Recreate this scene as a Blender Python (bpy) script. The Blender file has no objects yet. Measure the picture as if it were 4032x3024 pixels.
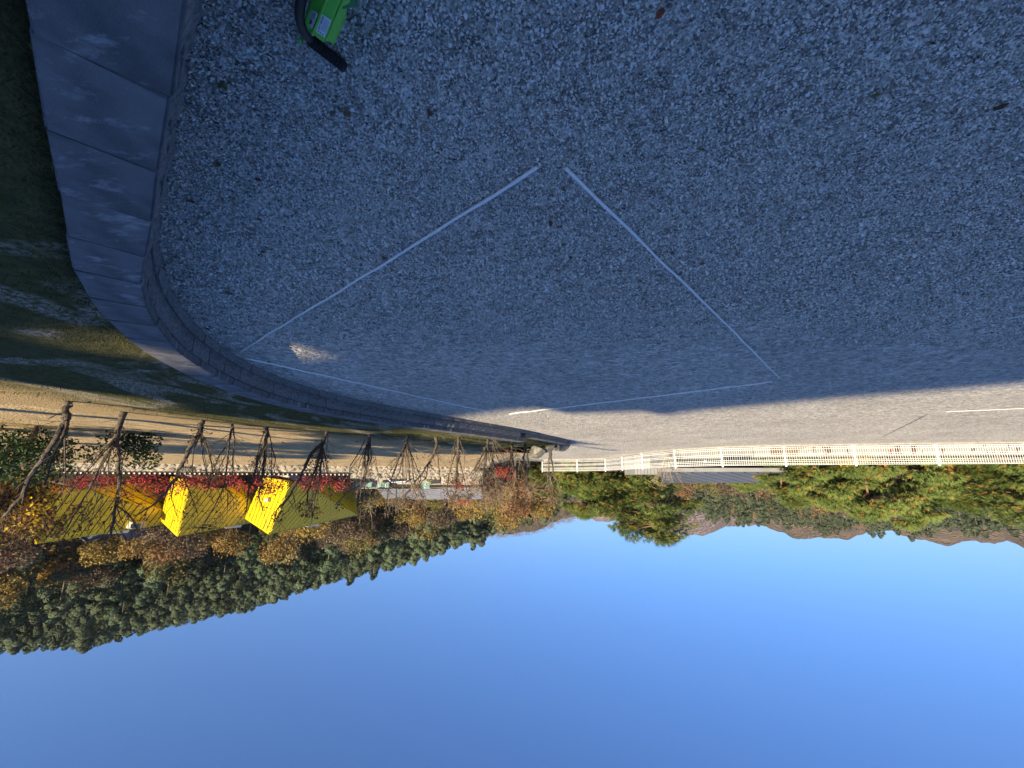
import bpy, bmesh, math, random
import numpy as np
from mathutils import Vector, Matrix

# ---------------------------------------------------------------- camera, sky, sun
F, HZ, HC = 1631.0, 1890.0, 1.7          # focal length (px of the 4032 px photo), horizon row, eye height
PITCH = math.atan((HZ - 1512) / F)
SC = bpy.context.scene
COL = SC.collection
cam_d = bpy.data.cameras.new('camera')
cam_d.sensor_width = 36
cam_d.lens = 36 * F / 4032
cam_d.clip_start = 0.05
cam_d.clip_end = 9000
cam = bpy.data.objects.new('camera', cam_d)
COL.objects.link(cam)
cam.location = (0, 0, HC)
# the photograph is upside down: the camera is rolled half a turn
cam.rotation_euler = (Matrix.Rotation(math.pi / 2 - PITCH, 3, 'X') @ Matrix.Rotation(math.pi, 3, 'Z')).to_euler()
SC.camera = cam

ELEV = math.radians(20)
SUN_AZ = Vector((0.6, -0.8, 0))           # horizontal direction towards the sun
TO_SUN = Vector((SUN_AZ.x * math.cos(ELEV), SUN_AZ.y * math.cos(ELEV), math.sin(ELEV)))
w = bpy.data.worlds.new('World')
SC.world = w
w.use_nodes = True
nt = w.node_tree
bg = nt.nodes['Background']
sky = nt.nodes.new('ShaderNodeTexSky')
sky.sky_type = 'NISHITA'
sky.sun_disc = False
sky.sun_elevation = ELEV
sky.sun_rotation = math.atan2(SUN_AZ.x, SUN_AZ.y)
sky.air_density = 1.0
sky.altitude = 700
sky.dust_density = 1.7
sky.ozone_density = 10.0
nt.links.new(sky.outputs[0], bg.inputs[0])
bg.inputs[1].default_value = 0.079
sun_d = bpy.data.lights.new('sun', 'SUN')
sun_d.energy = 5.0
sun_d.angle = math.radians(0.45)
sun_d.color = (1.0, 0.82, 0.52)
sun = bpy.data.objects.new('sun', sun_d)
COL.objects.link(sun)
sun.rotation_euler = TO_SUN.to_track_quat('Z', 'Y').to_euler()
SC.view_settings.view_transform = 'Standard'
SC.view_settings.look = 'None'
SC.view_settings.gamma = 1
SC.view_settings.exposure = 1.17
SC.render.engine = 'CYCLES'
SC.cycles.max_bounces = 6
SC.cycles.transparent_max_bounces = 8

# ---------------------------------------------------------------- helpers
R = random.Random(7)
CP, SP = math.cos(PITCH), math.sin(PITCH)


def ray(u, v):
    x = (2016 - u) / F
    y = (v - 1512) / F
    return Vector((x, CP + SP * y, -SP + CP * y))


def gp(u, v, z=0.0):                      # point of the plane at height z
    d = ray(u, v)
    t = (z - HC) / d.z
    return Vector((d.x * t, d.y * t, z))


def at(u, v, Y):                          # point on the ray at distance Y in front
    d = ray(u, v)
    t = Y / d.y
    return Vector((d.x * t, Y, HC + d.z * t))


def R1(x, y): return (x * .4521, 1400 + y * .4521)
def R2(x, y): return (900 + x * .4521, 1500 + y * .4521)
def R3(x, y): return (1700 + x * .4521, 1600 + y * .4521)
def R6(x, y): return (x * .5425, 1900 + y * .5425)


def cs(c, s, z=0.0):                      # c across the sunlight, s along it
    return Vector((.8 * c - .6 * s, .6 * c + .8 * s, z))


class MB:
    def __init__(self):
        self.v, self.f, self.m = [], [], []

    def add(self, vs, fs, mi=0):
        o = len(self.v)
        self.v += [tuple(p) for p in vs]
        self.f += [tuple(i + o for i in f) for f in fs]
        self.m += [mi] * len(fs)
        return self

    def box(self, c, s, rz=0.0, mi=0, rx=0.0):
        M = Matrix.Translation(c) @ Matrix.Rotation(rz, 4, 'Z') @ Matrix.Rotation(rx, 4, 'X')
        vs = [M @ Vector((s[0] * a / 2, s[1] * b / 2, s[2] * d / 2)) for a in (-1, 1) for b in (-1, 1) for d in (-1, 1)]
        return self.add(vs, [(0, 1, 3, 2), (4, 6, 7, 5), (0, 4, 5, 1), (2, 3, 7, 6), (0, 2, 6, 4), (1, 5, 7, 3)], mi)

    def tube(self, pts, rad, n=6, mi=0, cap=True):
        pts = [Vector(p) for p in pts]
        if not hasattr(rad, '__len__'):
            rad = [rad] * len(pts)
        vs, fs = [], []
        prev = None
        for i, p in enumerate(pts):
            d = (pts[min(i + 1, len(pts) - 1)] - pts[max(i - 1, 0)])
            d = d.normalized() if d.length > 1e-9 else Vector((0, 0, 1))
            if prev is None:
                a = d.orthogonal().normalized()
            else:
                a = (prev - d * prev.dot(d))
                a = a.normalized() if a.length > 1e-6 else d.orthogonal().normalized()
            prev = a
            b = d.cross(a)
            for k in range(n):
                th = 2 * math.pi * k / n
                vs.append(p + (a * math.cos(th) + b * math.sin(th)) * rad[i])
        for i in range(len(pts) - 1):
            for k in range(n):
                k2 = (k + 1) % n
                fs.append((i * n + k, i * n + k2, (i + 1) * n + k2, (i + 1) * n + k))
        if cap:
            fs.append(tuple(range(n))[::-1])
            fs.append(tuple((len(pts) - 1) * n + k for k in range(n)))
        return self.add(vs, fs, mi)

    def prism(self, poly, off, mi=0):     # polygon (3-D points) thickened by a vector
        n = len(poly)
        off = Vector(off)
        vs = [Vector(p) for p in poly] + [Vector(p) + off for p in poly]
        fs = [tuple(range(n))[::-1], tuple(range(n, 2 * n))] + [(i, (i + 1) % n, n + (i + 1) % n, n + i) for i in range(n)]
        return self.add(vs, fs, mi)

    def mesh(self, name, mats, smooth=False):
        me = bpy.data.meshes.new(name)
        me.from_pydata(self.v, [], self.f)
        for mm in (mats if isinstance(mats, (list, tuple)) else [mats]):
            me.materials.append(mm)
        if len(set(self.m)) > 1:
            me.polygons.foreach_set('material_index', self.m)
        if smooth:
            me.polygons.foreach_set('use_smooth', [True] * len(self.f))
        me.update()
        return me

    def build(self, name, mats, parent=None, smooth=False, fix=False):
        me = self.mesh(name, mats, smooth)
        if fix:
            b = bmesh.new(); b.from_mesh(me)
            bmesh.ops.recalc_face_normals(b, faces=b.faces)
            b.to_mesh(me); b.free()
        return link(name, me, parent)


def link(name, me, parent=None):
    o = bpy.data.objects.new(name, me)
    COL.objects.link(o)
    o.parent = parent
    return o


def tag(o, label=None, cat=None, group=None, kind=None):
    if label: o['label'] = label
    if cat: o['category'] = cat
    if group: o['group'] = group
    if kind: o['kind'] = kind
    return o


def thing(name, label, cat, loc=(0, 0, 0), group=None, rz=0.0):
    o = bpy.data.objects.new(name, None)
    COL.objects.link(o)
    o.empty_display_size = .2
    o.location = loc
    o.rotation_euler = (0, 0, rz)
    return tag(o, label, cat, group)


def part(name, mb, mats, parent, smooth=False, fix=False):
    """mesh given in world coordinates, parented under a thing standing at its location"""
    o = mb.build(name, mats, parent, smooth, fix)
    o.matrix_parent_inverse = parent_world(parent).inverted()
    return o


def parent_world(p):
    M = Matrix.LocRotScale(p.location, p.rotation_euler, p.scale)
    if p.parent:
        M = parent_world(p.parent) @ p.matrix_parent_inverse @ M
    return M


def mat(name, col, rough=.8, col2=None, scale=8.0, bump=0.0, bscale=None, detail=4, spec=.25, metal=0.0, rand=0.0, dist=.02, c_lo=.35, c_hi=.65, trans=0.0):
    m = bpy.data.materials.new(name)
    m.use_nodes = True
    t = m.node_tree
    N, L = t.nodes, t.links
    bs = N['Principled BSDF']
    bs.inputs['Roughness'].default_value = rough
    bs.inputs['Specular IOR Level'].default_value = spec
    bs.inputs['Metallic'].default_value = metal
    out = None
    tc = N.new('ShaderNodeTexCoord')
    if col2 is not None:
        nz = N.new('ShaderNodeTexNoise')
        nz.inputs['Scale'].default_value = scale
        nz.inputs['Detail'].default_value = detail
        L.new(tc.outputs['Object'], nz.inputs['Vector'])
        rp = N.new('ShaderNodeValToRGB')
        rp.color_ramp.elements[0].position = c_lo
        rp.color_ramp.elements[1].position = c_hi
        rp.color_ramp.elements[0].color = (*col, 1)
        rp.color_ramp.elements[1].color = (*col2, 1)
        L.new(nz.outputs[0], rp.inputs[0])
        out = rp.outputs[0]
    if rand:
        oi = N.new('ShaderNodeObjectInfo')
        hs = N.new('ShaderNodeHueSaturation')
        mr = N.new('ShaderNodeMapRange')
        mr.inputs[3].default_value = 1 - rand
        mr.inputs[4].default_value = 1 + rand
        L.new(oi.outputs['Random'], mr.inputs[0])
        L.new(mr.outputs[0], hs.inputs['Value'])
        mh = N.new('ShaderNodeMath'); mh.operation = 'MULTIPLY'; mh.inputs[1].default_value = 7.31
        mf = N.new('ShaderNodeMath'); mf.operation = 'FRACT'
        m2 = N.new('ShaderNodeMapRange')
        m2.inputs[3].default_value = .5 - rand * .05
        m2.inputs[4].default_value = .5 + rand * .05
        L.new(oi.outputs['Random'], mh.inputs[0]); L.new(mh.outputs[0], mf.inputs[0]); L.new(mf.outputs[0], m2.inputs[0])
        L.new(m2.outputs[0], hs.inputs['Hue'])
        if out: L.new(out, hs.inputs['Color'])
        else: hs.inputs['Color'].default_value = (*col, 1)
        out = hs.outputs[0]
    if out: L.new(out, bs.inputs['Base Color'])
    else: bs.inputs['Base Color'].default_value = (*col, 1)
    if bump:
        n2 = N.new('ShaderNodeTexNoise')
        n2.inputs['Scale'].default_value = bscale or scale * 3
        n2.inputs['Detail'].default_value = 6
        L.new(tc.outputs['Object'], n2.inputs['Vector'])
        bp = N.new('ShaderNodeBump')
        bp.inputs['Strength'].default_value = bump
        bp.inputs['Distance'].default_value = dist
        L.new(n2.outputs[0], bp.inputs['Height'])
        L.new(bp.outputs[0], bs.inputs['Normal'])
    if trans:
        tr = N.new('ShaderNodeBsdfTranslucent')
        mx = N.new('ShaderNodeMixShader')
        mx.inputs[0].default_value = trans
        if out: L.new(out, tr.inputs[0])
        else: tr.inputs[0].default_value = (*col, 1)
        L.new(bs.outputs[0], mx.inputs[1]); L.new(tr.outputs[0], mx.inputs[2])
        L.new(mx.outputs[0], N['Material Output'].inputs[0])
    return m


def smooth01(x):
    x = min(1, max(0, x))
    return x * x * (3 - 2 * x)


def catmull(P, step):
    P = [Vector((p[0], p[1], 0)) for p in P]
    Q = [P[0] * 2 - P[1]] + P + [P[-1] * 2 - P[-2]]
    out = []
    for i in range(1, len(Q) - 2):
        a, b, c, d = Q[i - 1:i + 3]
        for k in range(24):
            t = k / 24
            out.append(.5 * ((2 * b) + (c - a) * t + (2 * a - 5 * b + 4 * c - d) * t * t + (3 * b - a - 3 * c + d) * t ** 3))
    out.append(P[-1])
    res, acc = [out[0]], 0.0
    for i in range(1, len(out)):
        seg = out[i] - out[i - 1]
        l = seg.length
        while acc + l >= step:
            r = step - acc
            p = out[i] - seg * ((l - r) / seg.length)
            res.append(p)
            l -= r
            acc = 0.0
        acc += l
    return res


# ---------------------------------------------------------------- materials
def gravel_material(name, lumps):
    m = bpy.data.materials.new(name)
    m.use_nodes = True
    t = m.node_tree; N, L = t.nodes, t.links
    bs = N['Principled BSDF']
    bs.inputs['Roughness'].default_value = .85
    bs.inputs['Specular IOR Level'].default_value = .2
    geo = N.new('ShaderNodeNewGeometry')
    rp = N.new('ShaderNodeValToRGB')
    cr = rp.color_ramp
    cr.elements[0].position = 0; cr.elements[0].color = (.11, .103, .092, 1)
    cr.elements[1].position = 1; cr.elements[1].color = (.90, .86, .78, 1)
    for p_, c_ in ((.22, (.30, .280, .245)), (.5, (.50, .468, .41)), (.8, (.64, .602, .535))):
        e = cr.elements.new(p_); e.color = (*c_, 1)
    if lumps:                              # real stones: one tone each
        L.new(geo.outputs['Random Per Island'], rp.inputs[0])
        for e in cr.elements: e.color = (*[min(.80, x * 1.25) for x in e.color[:3]], 1)
        L.new(rp.outputs[0], bs.inputs['Base Color'])
        return m
    vo = N.new('ShaderNodeTexVoronoi')
    vo.inputs['Scale'].default_value = 78
    L.new(geo.outputs['Position'], vo.inputs['Vector'])
    sep = N.new('ShaderNodeSeparateColor')
    L.new(vo.outputs['Color'], sep.inputs[0])
    v2 = N.new('ShaderNodeTexVoronoi')
    v2.inputs['Scale'].default_value = 19
    L.new(geo.outputs['Position'], v2.inputs['Vector'])
    s2 = N.new('ShaderNodeSeparateColor')
    L.new(v2.outputs['Color'], s2.inputs[0])
    # fine and coarse grain, weighted
    n1 = N.new('ShaderNodeTexNoise'); n1.inputs['Scale'].default_value = 7; n1.inputs['Detail'].default_value = 9; n1.inputs['Roughness'].default_value = .75
    L.new(geo.outputs['Position'], n1.inputs['Vector'])
    a1 = N.new('ShaderNodeMath'); a1.operation = 'MULTIPLY'; a1.inputs[1].default_value = .45
    L.new(sep.outputs[0], a1.inputs[0])
    a2 = N.new('ShaderNodeMath'); a2.operation = 'MULTIPLY_ADD'; a2.inputs[1].default_value = .55
    L.new(s2.outputs[0], a2.inputs[0]); L.new(a1.outputs[0], a2.inputs[2])
    a3 = N.new('ShaderNodeMath'); a3.operation = 'MULTIPLY_ADD'; a3.inputs[1].default_value = .62
    L.new(n1.outputs[0], a3.inputs[0]); L.new(a2.outputs[0], a3.inputs[2])
    a4 = N.new('ShaderNodeMath'); a4.operation = 'SUBTRACT'; a4.inputs[1].default_value = .30
    L.new(a3.outputs[0], a4.inputs[0])
    v3 = N.new('ShaderNodeTexVoronoi'); v3.inputs['Scale'].default_value = 8.5
    L.new(geo.outputs['Position'], v3.inputs['Vector'])
    s3 = N.new('ShaderNodeSeparateColor'); L.new(v3.outputs['Color'], s3.inputs[0])
    a5 = N.new('ShaderNodeMath'); a5.operation = 'MULTIPLY_ADD'; a5.inputs[1].default_value = .22
    L.new(s3.outputs[0], a5.inputs[0]); L.new(a4.outputs[0], a5.inputs[2])
    a6 = N.new('ShaderNodeMath'); a6.operation = 'SUBTRACT'; a6.inputs[1].default_value = .03
    L.new(a5.outputs[0], a6.inputs[0])
    L.new(a6.outputs[0], rp.inputs[0])
    # wheel-worn and dusty drifts
    n3 = N.new('ShaderNodeTexNoise'); n3.inputs['Scale'].default_value = .45; n3.inputs['Detail'].default_value = 3
    L.new(geo.outputs['Position'], n3.inputs['Vector'])
    mr = N.new('ShaderNodeMapRange'); mr.inputs[1].default_value = .3; mr.inputs[2].default_value = .7; mr.inputs[3].default_value = .88; mr.inputs[4].default_value = 1.14
    L.new(n3.outputs[0], mr.inputs[0])
    mm = N.new('ShaderNodeMix'); mm.data_type = 'RGBA'; mm.blend_type = 'MULTIPLY'; mm.inputs[0].default_value = 1
    L.new(rp.outputs[0], mm.inputs[6]); L.new(mr.outputs[0], mm.inputs[7])
    L.new(mm.outputs[2], bs.inputs['Base Color'])
    bp = N.new('ShaderNodeBump'); bp.inputs['Strength'].default_value = 1.0; bp.inputs['Distance'].default_value = .012; bp.invert = True
    L.new(vo.outputs['Distance'], bp.inputs['Height'])
    b2 = N.new('ShaderNodeBump'); b2.inputs['Strength'].default_value = .8; b2.inputs['Distance'].default_value = .035; b2.invert = True
    L.new(v2.outputs['Distance'], b2.inputs['Height']); L.new(bp.outputs[0], b2.inputs['Normal'])
    L.new(b2.outputs[0], bs.inputs['Normal'])
    return m


M = {}
M['gravel'] = gravel_material('gravel_bed', False)
M['stones'] = gravel_material('gravel_stone', True)
M['block'] = mat('split_concrete', (.13, .13, .135), .92, (.27, .27, .275), 22, 1.0, 55, 6, rand=.10, dist=.03)
M['cap'] = None
M['bark'] = mat('grey_bark', (.05, .042, .036), .92, (.135, .11, .09), 14, .8, 40)
M['bark_pale'] = mat('pale_bark', (.20, .16, .12), .9, (.38, .31, .24), 14, .6, 40)
M['pine_bark'] = mat('red_pine_bark', (.13, .075, .05), .92, (.24, .145, .10), 5, .9, 20)
M['dry_leaf'] = mat('dry_red_leaf', (.20, .055, .035), .7, (.34, .13, .07), 3, rand=.3, trans=.3)
M['yellow_leaf'] = mat('yellow_leaf', (.50, .34, .03), .7, (.62, .46, .06), 3, trans=.35)
M['brown_leaf'] = mat('brown_leaf', (.07, .045, .028), .8, (.15, .09, .045), 3, rand=.3)
M['white'] = mat('white_paint', (.82, .84, .88), .5, (.76, .78, .82), 3, spec=.4)
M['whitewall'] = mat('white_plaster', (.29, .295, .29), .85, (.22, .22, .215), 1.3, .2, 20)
M['lettering'] = mat('brown_lettering', (.055, .03, .025), .7, (.09, .05, .04), 6)
M['red_mark'] = mat('red_lettering', (.22, .03, .03), .7)
M['concrete'] = mat('kerb_concrete', (.26, .255, .245), .9, (.38, .37, .35), 5, .4, 30)
M['cord'] = mat('white_cord', (.90, .90, .90), .7, (.80, .80, .81), 40, .5, 120, dist=.004)
M['dark_cord'] = mat('dark_cord', (.03, .03, .032), .6)
M['green'] = mat('green_plastic', (.12, .50, .05), .38, (.13, .54, .06), 4, .05, 200, spec=.45)
M['green_dark'] = mat('green_plastic_dark', (.02, .16, .05), .4, spec=.45)
M['rubber'] = mat('black_rubber', (.014, .014, .016), .75, (.024, .024, .027), 60, .4, 120, dist=.003)
M['tube'] = mat('black_tube', (.02, .021, .024), .5, spec=.4)
M['label'] = mat('label_paper', (.66, .68, .70), .5)
M['ink'] = mat('label_ink', (.03, .035, .06), .6)
M['ink_pale'] = mat('label_ink_pale', (.30, .32, .38), .6)
M['warn'] = mat('warning_yellow', (.55, .38, .04), .5)
M['yroof'] = mat('yellow_metal_roof', (.80, .58, .008), .36, (.72, .52, .008), .8, spec=.5, rand=.05)
M['yunder'] = mat('yellow_roof_underlay', (.16, .11, .008), .8)
M['groof'] = mat('grey_metal_roof', (.10, .112, .135), .5, (.12, .13, .155), 1.0, spec=.4, rand=.05)
M['gunder'] = mat('grey_roof_underlay', (.03, .033, .04), .8)
M['lgroof'] = mat('pale_grey_roof', (.24, .25, .27), .5, (.29, .30, .32), 1.0, spec=.4, rand=.05)
M['palehouse'] = mat('pale_render', (.72, .70, .66), .85, (.62, .60, .57), 1.2)  # unseen shading house, lightened to bounce fill light
M['house'] = mat('house_plaster', (.42, .40, .37), .85, (.34, .32, .30), 1.2)
M['slate'] = mat('slate_blue_cladding', (.10, .12, .155), .7, (.13, .15, .19), 1.0)
M['glass'] = mat('window_glass', (.02, .03, .035), .08, spec=.6)
M['teal'] = mat('teal_glass', (.16, .33, .30), .15, spec=.6)
M['fieldstone'] = mat('field_stone', (.20, .175, .15), .9, (.38, .34, .29), 3.5, .6, 18, rand=.28)
M['mortar'] = mat('pale_mortar', (.38, .36, .33), .9, (.28, .265, .24), 4, .4, 25)
M['boulder'] = mat('grey_boulder', (.075, .072, .07), .92, (.20, .19, .175), 2.2, .8, 10, rand=.3, dist=.05)
M['tile'] = mat('black_roof_tile', (.03, .03, .032), .6, (.06, .06, .062), 6)
M['tile_edge'] = mat('white_tile_end', (.62, .60, .56), .8)
M['redivy'] = mat('red_ivy_leaf', (.44, .03, .045), .65, (.62, .13, .13), 1.6, trans=.3)
M['darkivy'] = mat('dark_ivy_leaf', (.05, .025, .015), .8)
M['shrub'] = mat('dark_evergreen_leaf', (.022, .045, .016), .7, (.05, .085, .028), 2, trans=.15)
M['needle'] = mat('pine_needles', (.095, .148, .038), .65, (.185, .23, .062), .9, trans=.2, c_lo=.4, c_hi=.62)
M['needle_old'] = mat('old_pine_needles', (.42, .23, .055), .75, (.33, .21, .06), 1.2, trans=.2)
M['conifer'] = mat('conifer_needles', (.048, .074, .040), .8, (.098, .128, .074), .35, rand=.34, trans=.1)
M['ctrunk'] = mat('conifer_trunk', (.12, .10, .085), .9, (.2, .17, .14), 2)
for nm, a, b in (('gold', (.22, .145, .04), (.33, .23, .07)), ('olive', (.13, .12, .035), (.20, .18, .055)), ('russet', (.15, .075, .04), (.22, .115, .06)), ('taupe', (.12, .088, .062), (.19, .14, .10)), ('crimson', (.36, .03, .03), (.50, .09, .06))):
    M[nm] = mat('autumn_' + nm, a, .8, b, .8, rand=.2, trans=.2)
M['hillsoil'] = mat('forest_floor', (.06, .045, .028), .95, (.13, .085, .045), .12, 1.0, .6, dist=1)
M['blue'] = mat('car_sky_tint', (.035, .075, .24), .25, spec=.6)  # blue of the reflected sky painted into the car body
M['black'] = mat('black_trim', (.012, .012, .013), .6)


def cap_material():
    m = mat('cap_stone', (.085, .09, .097), .72, (.15, .155, .165), 6, .6, 140, rand=.07, dist=.006, spec=.35)
    t = m.node_tree; N, L = t.nodes, t.links
    bs = N['Principled BSDF']
    old = bs.inputs['Base Color'].links[0].from_socket
    geo = N.new('ShaderNodeNewGeometry')
    mp = N.new('ShaderNodeMapping')
    mp.inputs['Rotation'].default_value = (0, 0, math.radians(-32))
    mp.inputs['Scale'].default_value = (2.4, 5.5, 1)
    L.new(geo.outputs['Position'], mp.inputs[0])
    n = N.new('ShaderNodeTexNoise'); n.inputs['Scale'].default_value = 1.7; n.inputs['Detail'].default_value = 8; n.inputs['Roughness'].default_value = .72
    L.new(mp.outputs[0], n.inputs['Vector'])
    rp = N.new('ShaderNodeValToRGB')
    rp.color_ramp.elements[0].position = .54; rp.color_ramp.elements[0].color = (0, 0, 0, 1)
    rp.color_ramp.elements[1].position = .74; rp.color_ramp.elements[1].color = (1, 1, 1, 1)
    L.new(n.outputs[0], rp.inputs[0])
    mx = N.new('ShaderNodeMix'); mx.data_type = 'RGBA'
    L.new(rp.outputs[0], mx.inputs[0]); L.new(old, mx.inputs[6]); mx.inputs[7].default_value = (.40, .41, .43, 1)
    L.new(mx.outputs[2], bs.inputs['Base Color'])
    return m


M['cap'] = cap_material()


def lawn_material():
    m = bpy.data.materials.new('worn_lawn')
    m.use_nodes = True
    t = m.node_tree; N, L = t.nodes, t.links
    bs = N['Principled BSDF']; bs.inputs['Roughness'].default_value = .95; bs.inputs['Specular IOR Level'].default_value = .1
    geo = N.new('ShaderNodeNewGeometry')
    n = N.new('ShaderNodeTexNoise'); n.inputs['Scale'].default_value = 9; n.inputs['Detail'].default_value = 8; n.inputs['Roughness'].default_value = .7
    L.new(geo.outputs['Position'], n.inputs['Vector'])
    r = N.new('ShaderNodeValToRGB')
    r.color_ramp.elements[0].position = .3; r.color_ramp.elements[0].color = (.042, .050, .020, 1)
    r.color_ramp.elements[1].position = .72; r.color_ramp.elements[1].color = (.16, .145, .060, 1)
    L.new(n.outputs[0], r.inputs[0])
    # bare washed streaks running down the bank
    at_ = N.new('ShaderNodeAttribute'); at_.attribute_name = 'strip'
    n2 = N.new('ShaderNodeTexNoise'); n2.inputs['Scale'].default_value = 1.0; n2.inputs['Detail'].default_value = 6; n2.inputs['Distortion'].default_value = 1.2
    L.new(at_.outputs['Vector'], n2.inputs['Vector'])
    r2 = N.new('ShaderNodeValToRGB')
    r2.color_ramp.elements[0].position = .535; r2.color_ramp.elements[0].color = (0, 0, 0, 1)
    r2.color_ramp.elements[1].position = .63; r2.color_ramp.elements[1].color = (1, 1, 1, 1)
    L.new(n2.outputs[0], r2.inputs[0])
    n4 = N.new('ShaderNodeTexNoise'); n4.inputs['Scale'].default_value = 25; n4.inputs['Detail'].default_value = 5
    L.new(geo.outputs['Position'], n4.inputs['Vector'])
    ml = N.new('ShaderNodeMath'); ml.operation = 'MULTIPLY'
    r4 = N.new('ShaderNodeMapRange'); r4.inputs[1].default_value = .38; r4.inputs[2].default_value = .6
    L.new(n4.outputs[0], r4.inputs[0]); L.new(r2.outputs[0], ml.inputs[0]); L.new(r4.outputs[0], ml.inputs[1])
    mx = N.new('ShaderNodeMix'); mx.data_type = 'RGBA'
    L.new(ml.outputs[0], mx.inputs[0]); L.new(r.outputs[0], mx.inputs[6]); mx.inputs[7].default_value = (.44, .40, .33, 1)
    # dead straw grass takes over away from the wall
    sx = N.new('ShaderNodeSeparateXYZ'); L.new(at_.outputs['Vector'], sx.inputs[0])
    ad = N.new('ShaderNodeMath'); ad.operation = 'MULTIPLY_ADD'; ad.inputs[1].default_value = 1.6; L.new(n2.outputs[0], ad.inputs[0]); L.new(sx.outputs[2], ad.inputs[2])
    rt = N.new('ShaderNodeMapRange'); rt.inputs[1].default_value = 3.9; rt.inputs[2].default_value = 5.2
    L.new(ad.outputs[0], rt.inputs[0])
    m3 = N.new('ShaderNodeMix'); m3.data_type = 'RGBA'
    r5 = N.new('ShaderNodeValToRGB')
    r5.color_ramp.elements[0].position = .3; r5.color_ramp.elements[0].color = (.32, .23, .115, 1)
    r5.color_ramp.elements[1].position = .7; r5.color_ramp.elements[1].color = (.56, .42, .23, 1)
    L.new(n.outputs[0], r5.inputs[0])
    L.new(rt.outputs[0], m3.inputs[0]); L.new(mx.outputs[2], m3.inputs[6]); L.new(r5.outputs[0], m3.inputs[7])
    L.new(m3.outputs[2], bs.inputs['Base Color'])
    bp = N.new('ShaderNodeBump'); bp.inputs['Strength'].default_value = 1; bp.inputs['Distance'].default_value = .05
    n5 = N.new('ShaderNodeTexNoise'); n5.inputs['Scale'].default_value = 45; n5.inputs['Detail'].default_value = 6
    L.new(geo.outputs['Position'], n5.inputs['Vector']); L.new(n5.outputs[0], bp.inputs['Height']); L.new(bp.outputs[0], bs.inputs['Normal'])
    return m


M['lawn'] = lawn_material()
M['straw'] = mat('straw_field', (.34, .245, .125), .95, (.60, .455, .25), 3.0, 1.0, 22, 9, dist=.06, c_lo=.3, c_hi=.7)
M['valley'] = mat('valley_floor', (.09, .075, .045), .95, (.17, .14, .08), .5, .6, 4)
M['blade'] = mat('grass_blade', (.05, .075, .018), .8, (.19, .175, .055), 1.5, trans=.25)

# ---------------------------------------------------------------- ground
WALL = [(1.6, -5.0), (0.7, -2.6), (0.33, -0.6), (0.46, 0.36), (0.9, 0.88), (1.26, 1.26), (1.62, 1.64), (1.98, 2.03), (2.38, 2.45), (2.77, 2.94),
        (3.17, 3.57), (3.62, 4.55), (3.92, 5.85), (3.9, 7.2), (3.5, 8.5), (2.55, 10.15), (1.4, 11.75), (0.05, 13.7), (-1.3, 16.0), (-2.55, 18.3)]
EDGE = [(-2.55, 18.3), (-2.2, 20.3), (-1.4, 22.3), (-0.5, 24.6), (0.4, 27.5), (0.9, 31.0)]      # unwalled end of the field
FENCE = [(-2.6, 36.2), (-5.44, 35.2), (-7.5, 33.9), (-8.0, 30.6), (-8.35, 27.0), (-9.3, 24.0), (-10.96, 21.95), (-13.65, 21.0), (-16.53, 20.25), (-19.97, 19.7), (-23.6, 19.2), (-27.4, 18.8)]
wallpath = catmull(WALL, .06)


def zfield(x, y):
    return .30 + .0165 * max(0.0, y - 12)


# valley floor
g = MB()
g.add([(-1700, -1700, -3.4), (1700, -1700, -3.4), (1700, 1700, -3.4), (-1700, 1700, -3.4)], [(0, 1, 2, 3)])
tag(g.build('ground', M['valley']), kind='structure')

# gravel yard: a solid slab, its sheet at z = 0
yard = [(p.x + .06, p.y + .03) for p in wallpath[::4]] + [(p[0] + 1.2, p[1]) for p in EDGE[1:]] + [(1.0, 33.0), (-1.2, 35.4)] + FENCE + [(-34, 18.4), (-36, -26), (4, -26)]
bm = bmesh.new()
f = bm.faces.new([bm.verts.new((x, y, 0)) for x, y in yard])
bmesh.ops.recalc_face_normals(bm, faces=[f])
if f.normal.z < 0: f.normal_flip()
ex = bmesh.ops.extrude_face_region(bm, geom=[f])
for e in ex['geom']:
    if isinstance(e, bmesh.types.BMVert): e.co.z = 0
for v in f.verts: v.co.z = -3.6
bmesh.ops.triangulate(bm, faces=[x for x in bm.faces if len(x.verts) > 4])
bmesh.ops.recalc_face_normals(bm, faces=bm.faces)
me = bpy.data.meshes.new('gravel_yard'); bm.to_mesh(me); bm.free()
me.materials.append(M['gravel'])
yard_o = tag(link('gravel_yard', me), kind='structure')

# loose stones lying on the near part of the yard
rng = np.random.default_rng(3)
WY = [p.y for p in wallpath if p.y > -.5 and p.y < 6.2]
WX = [p.x for p in wallpath if p.y > -.5 and p.y < 6.2]
PX, PY, PS = [], [], []
for step, size, y0, y1, fi, fo in ((.0099, .0057, .95, 3.2, 0, .9), (.0160, .0082, 2.3, 5.4, .9, 2.4)):
    gx, gy = np.meshgrid(np.arange(-1.3 * y1 - 1.0, 4.2, step), np.arange(y0, y1, step))
    gx = gx.ravel() + rng.uniform(-.5, .5, gx.size) * step
    gy = gy.ravel() + rng.uniform(-.5, .5, gy.size) * step
    wx = np.interp(gy, WY, WX, right=3.5)
    pr = np.clip((y1 - gy) / fo, 0, 1) * (np.clip((gy - y0) / fi, 0, 1) if fi else 1)
    keep = (gx < wx - .032) & (np.abs(gx) < gy * 1.27 + .75) & (rng.uniform(0, 1, gx.size) < pr * .88)
    PX.append(gx[keep]); PY.append(gy[keep]); PS.append(rng.lognormal(math.log(size), .24, keep.sum()))
xs, ys, sz = np.concatenate(PX), np.concatenate(PY), np.concatenate(PS)
n = xs.size
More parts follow.
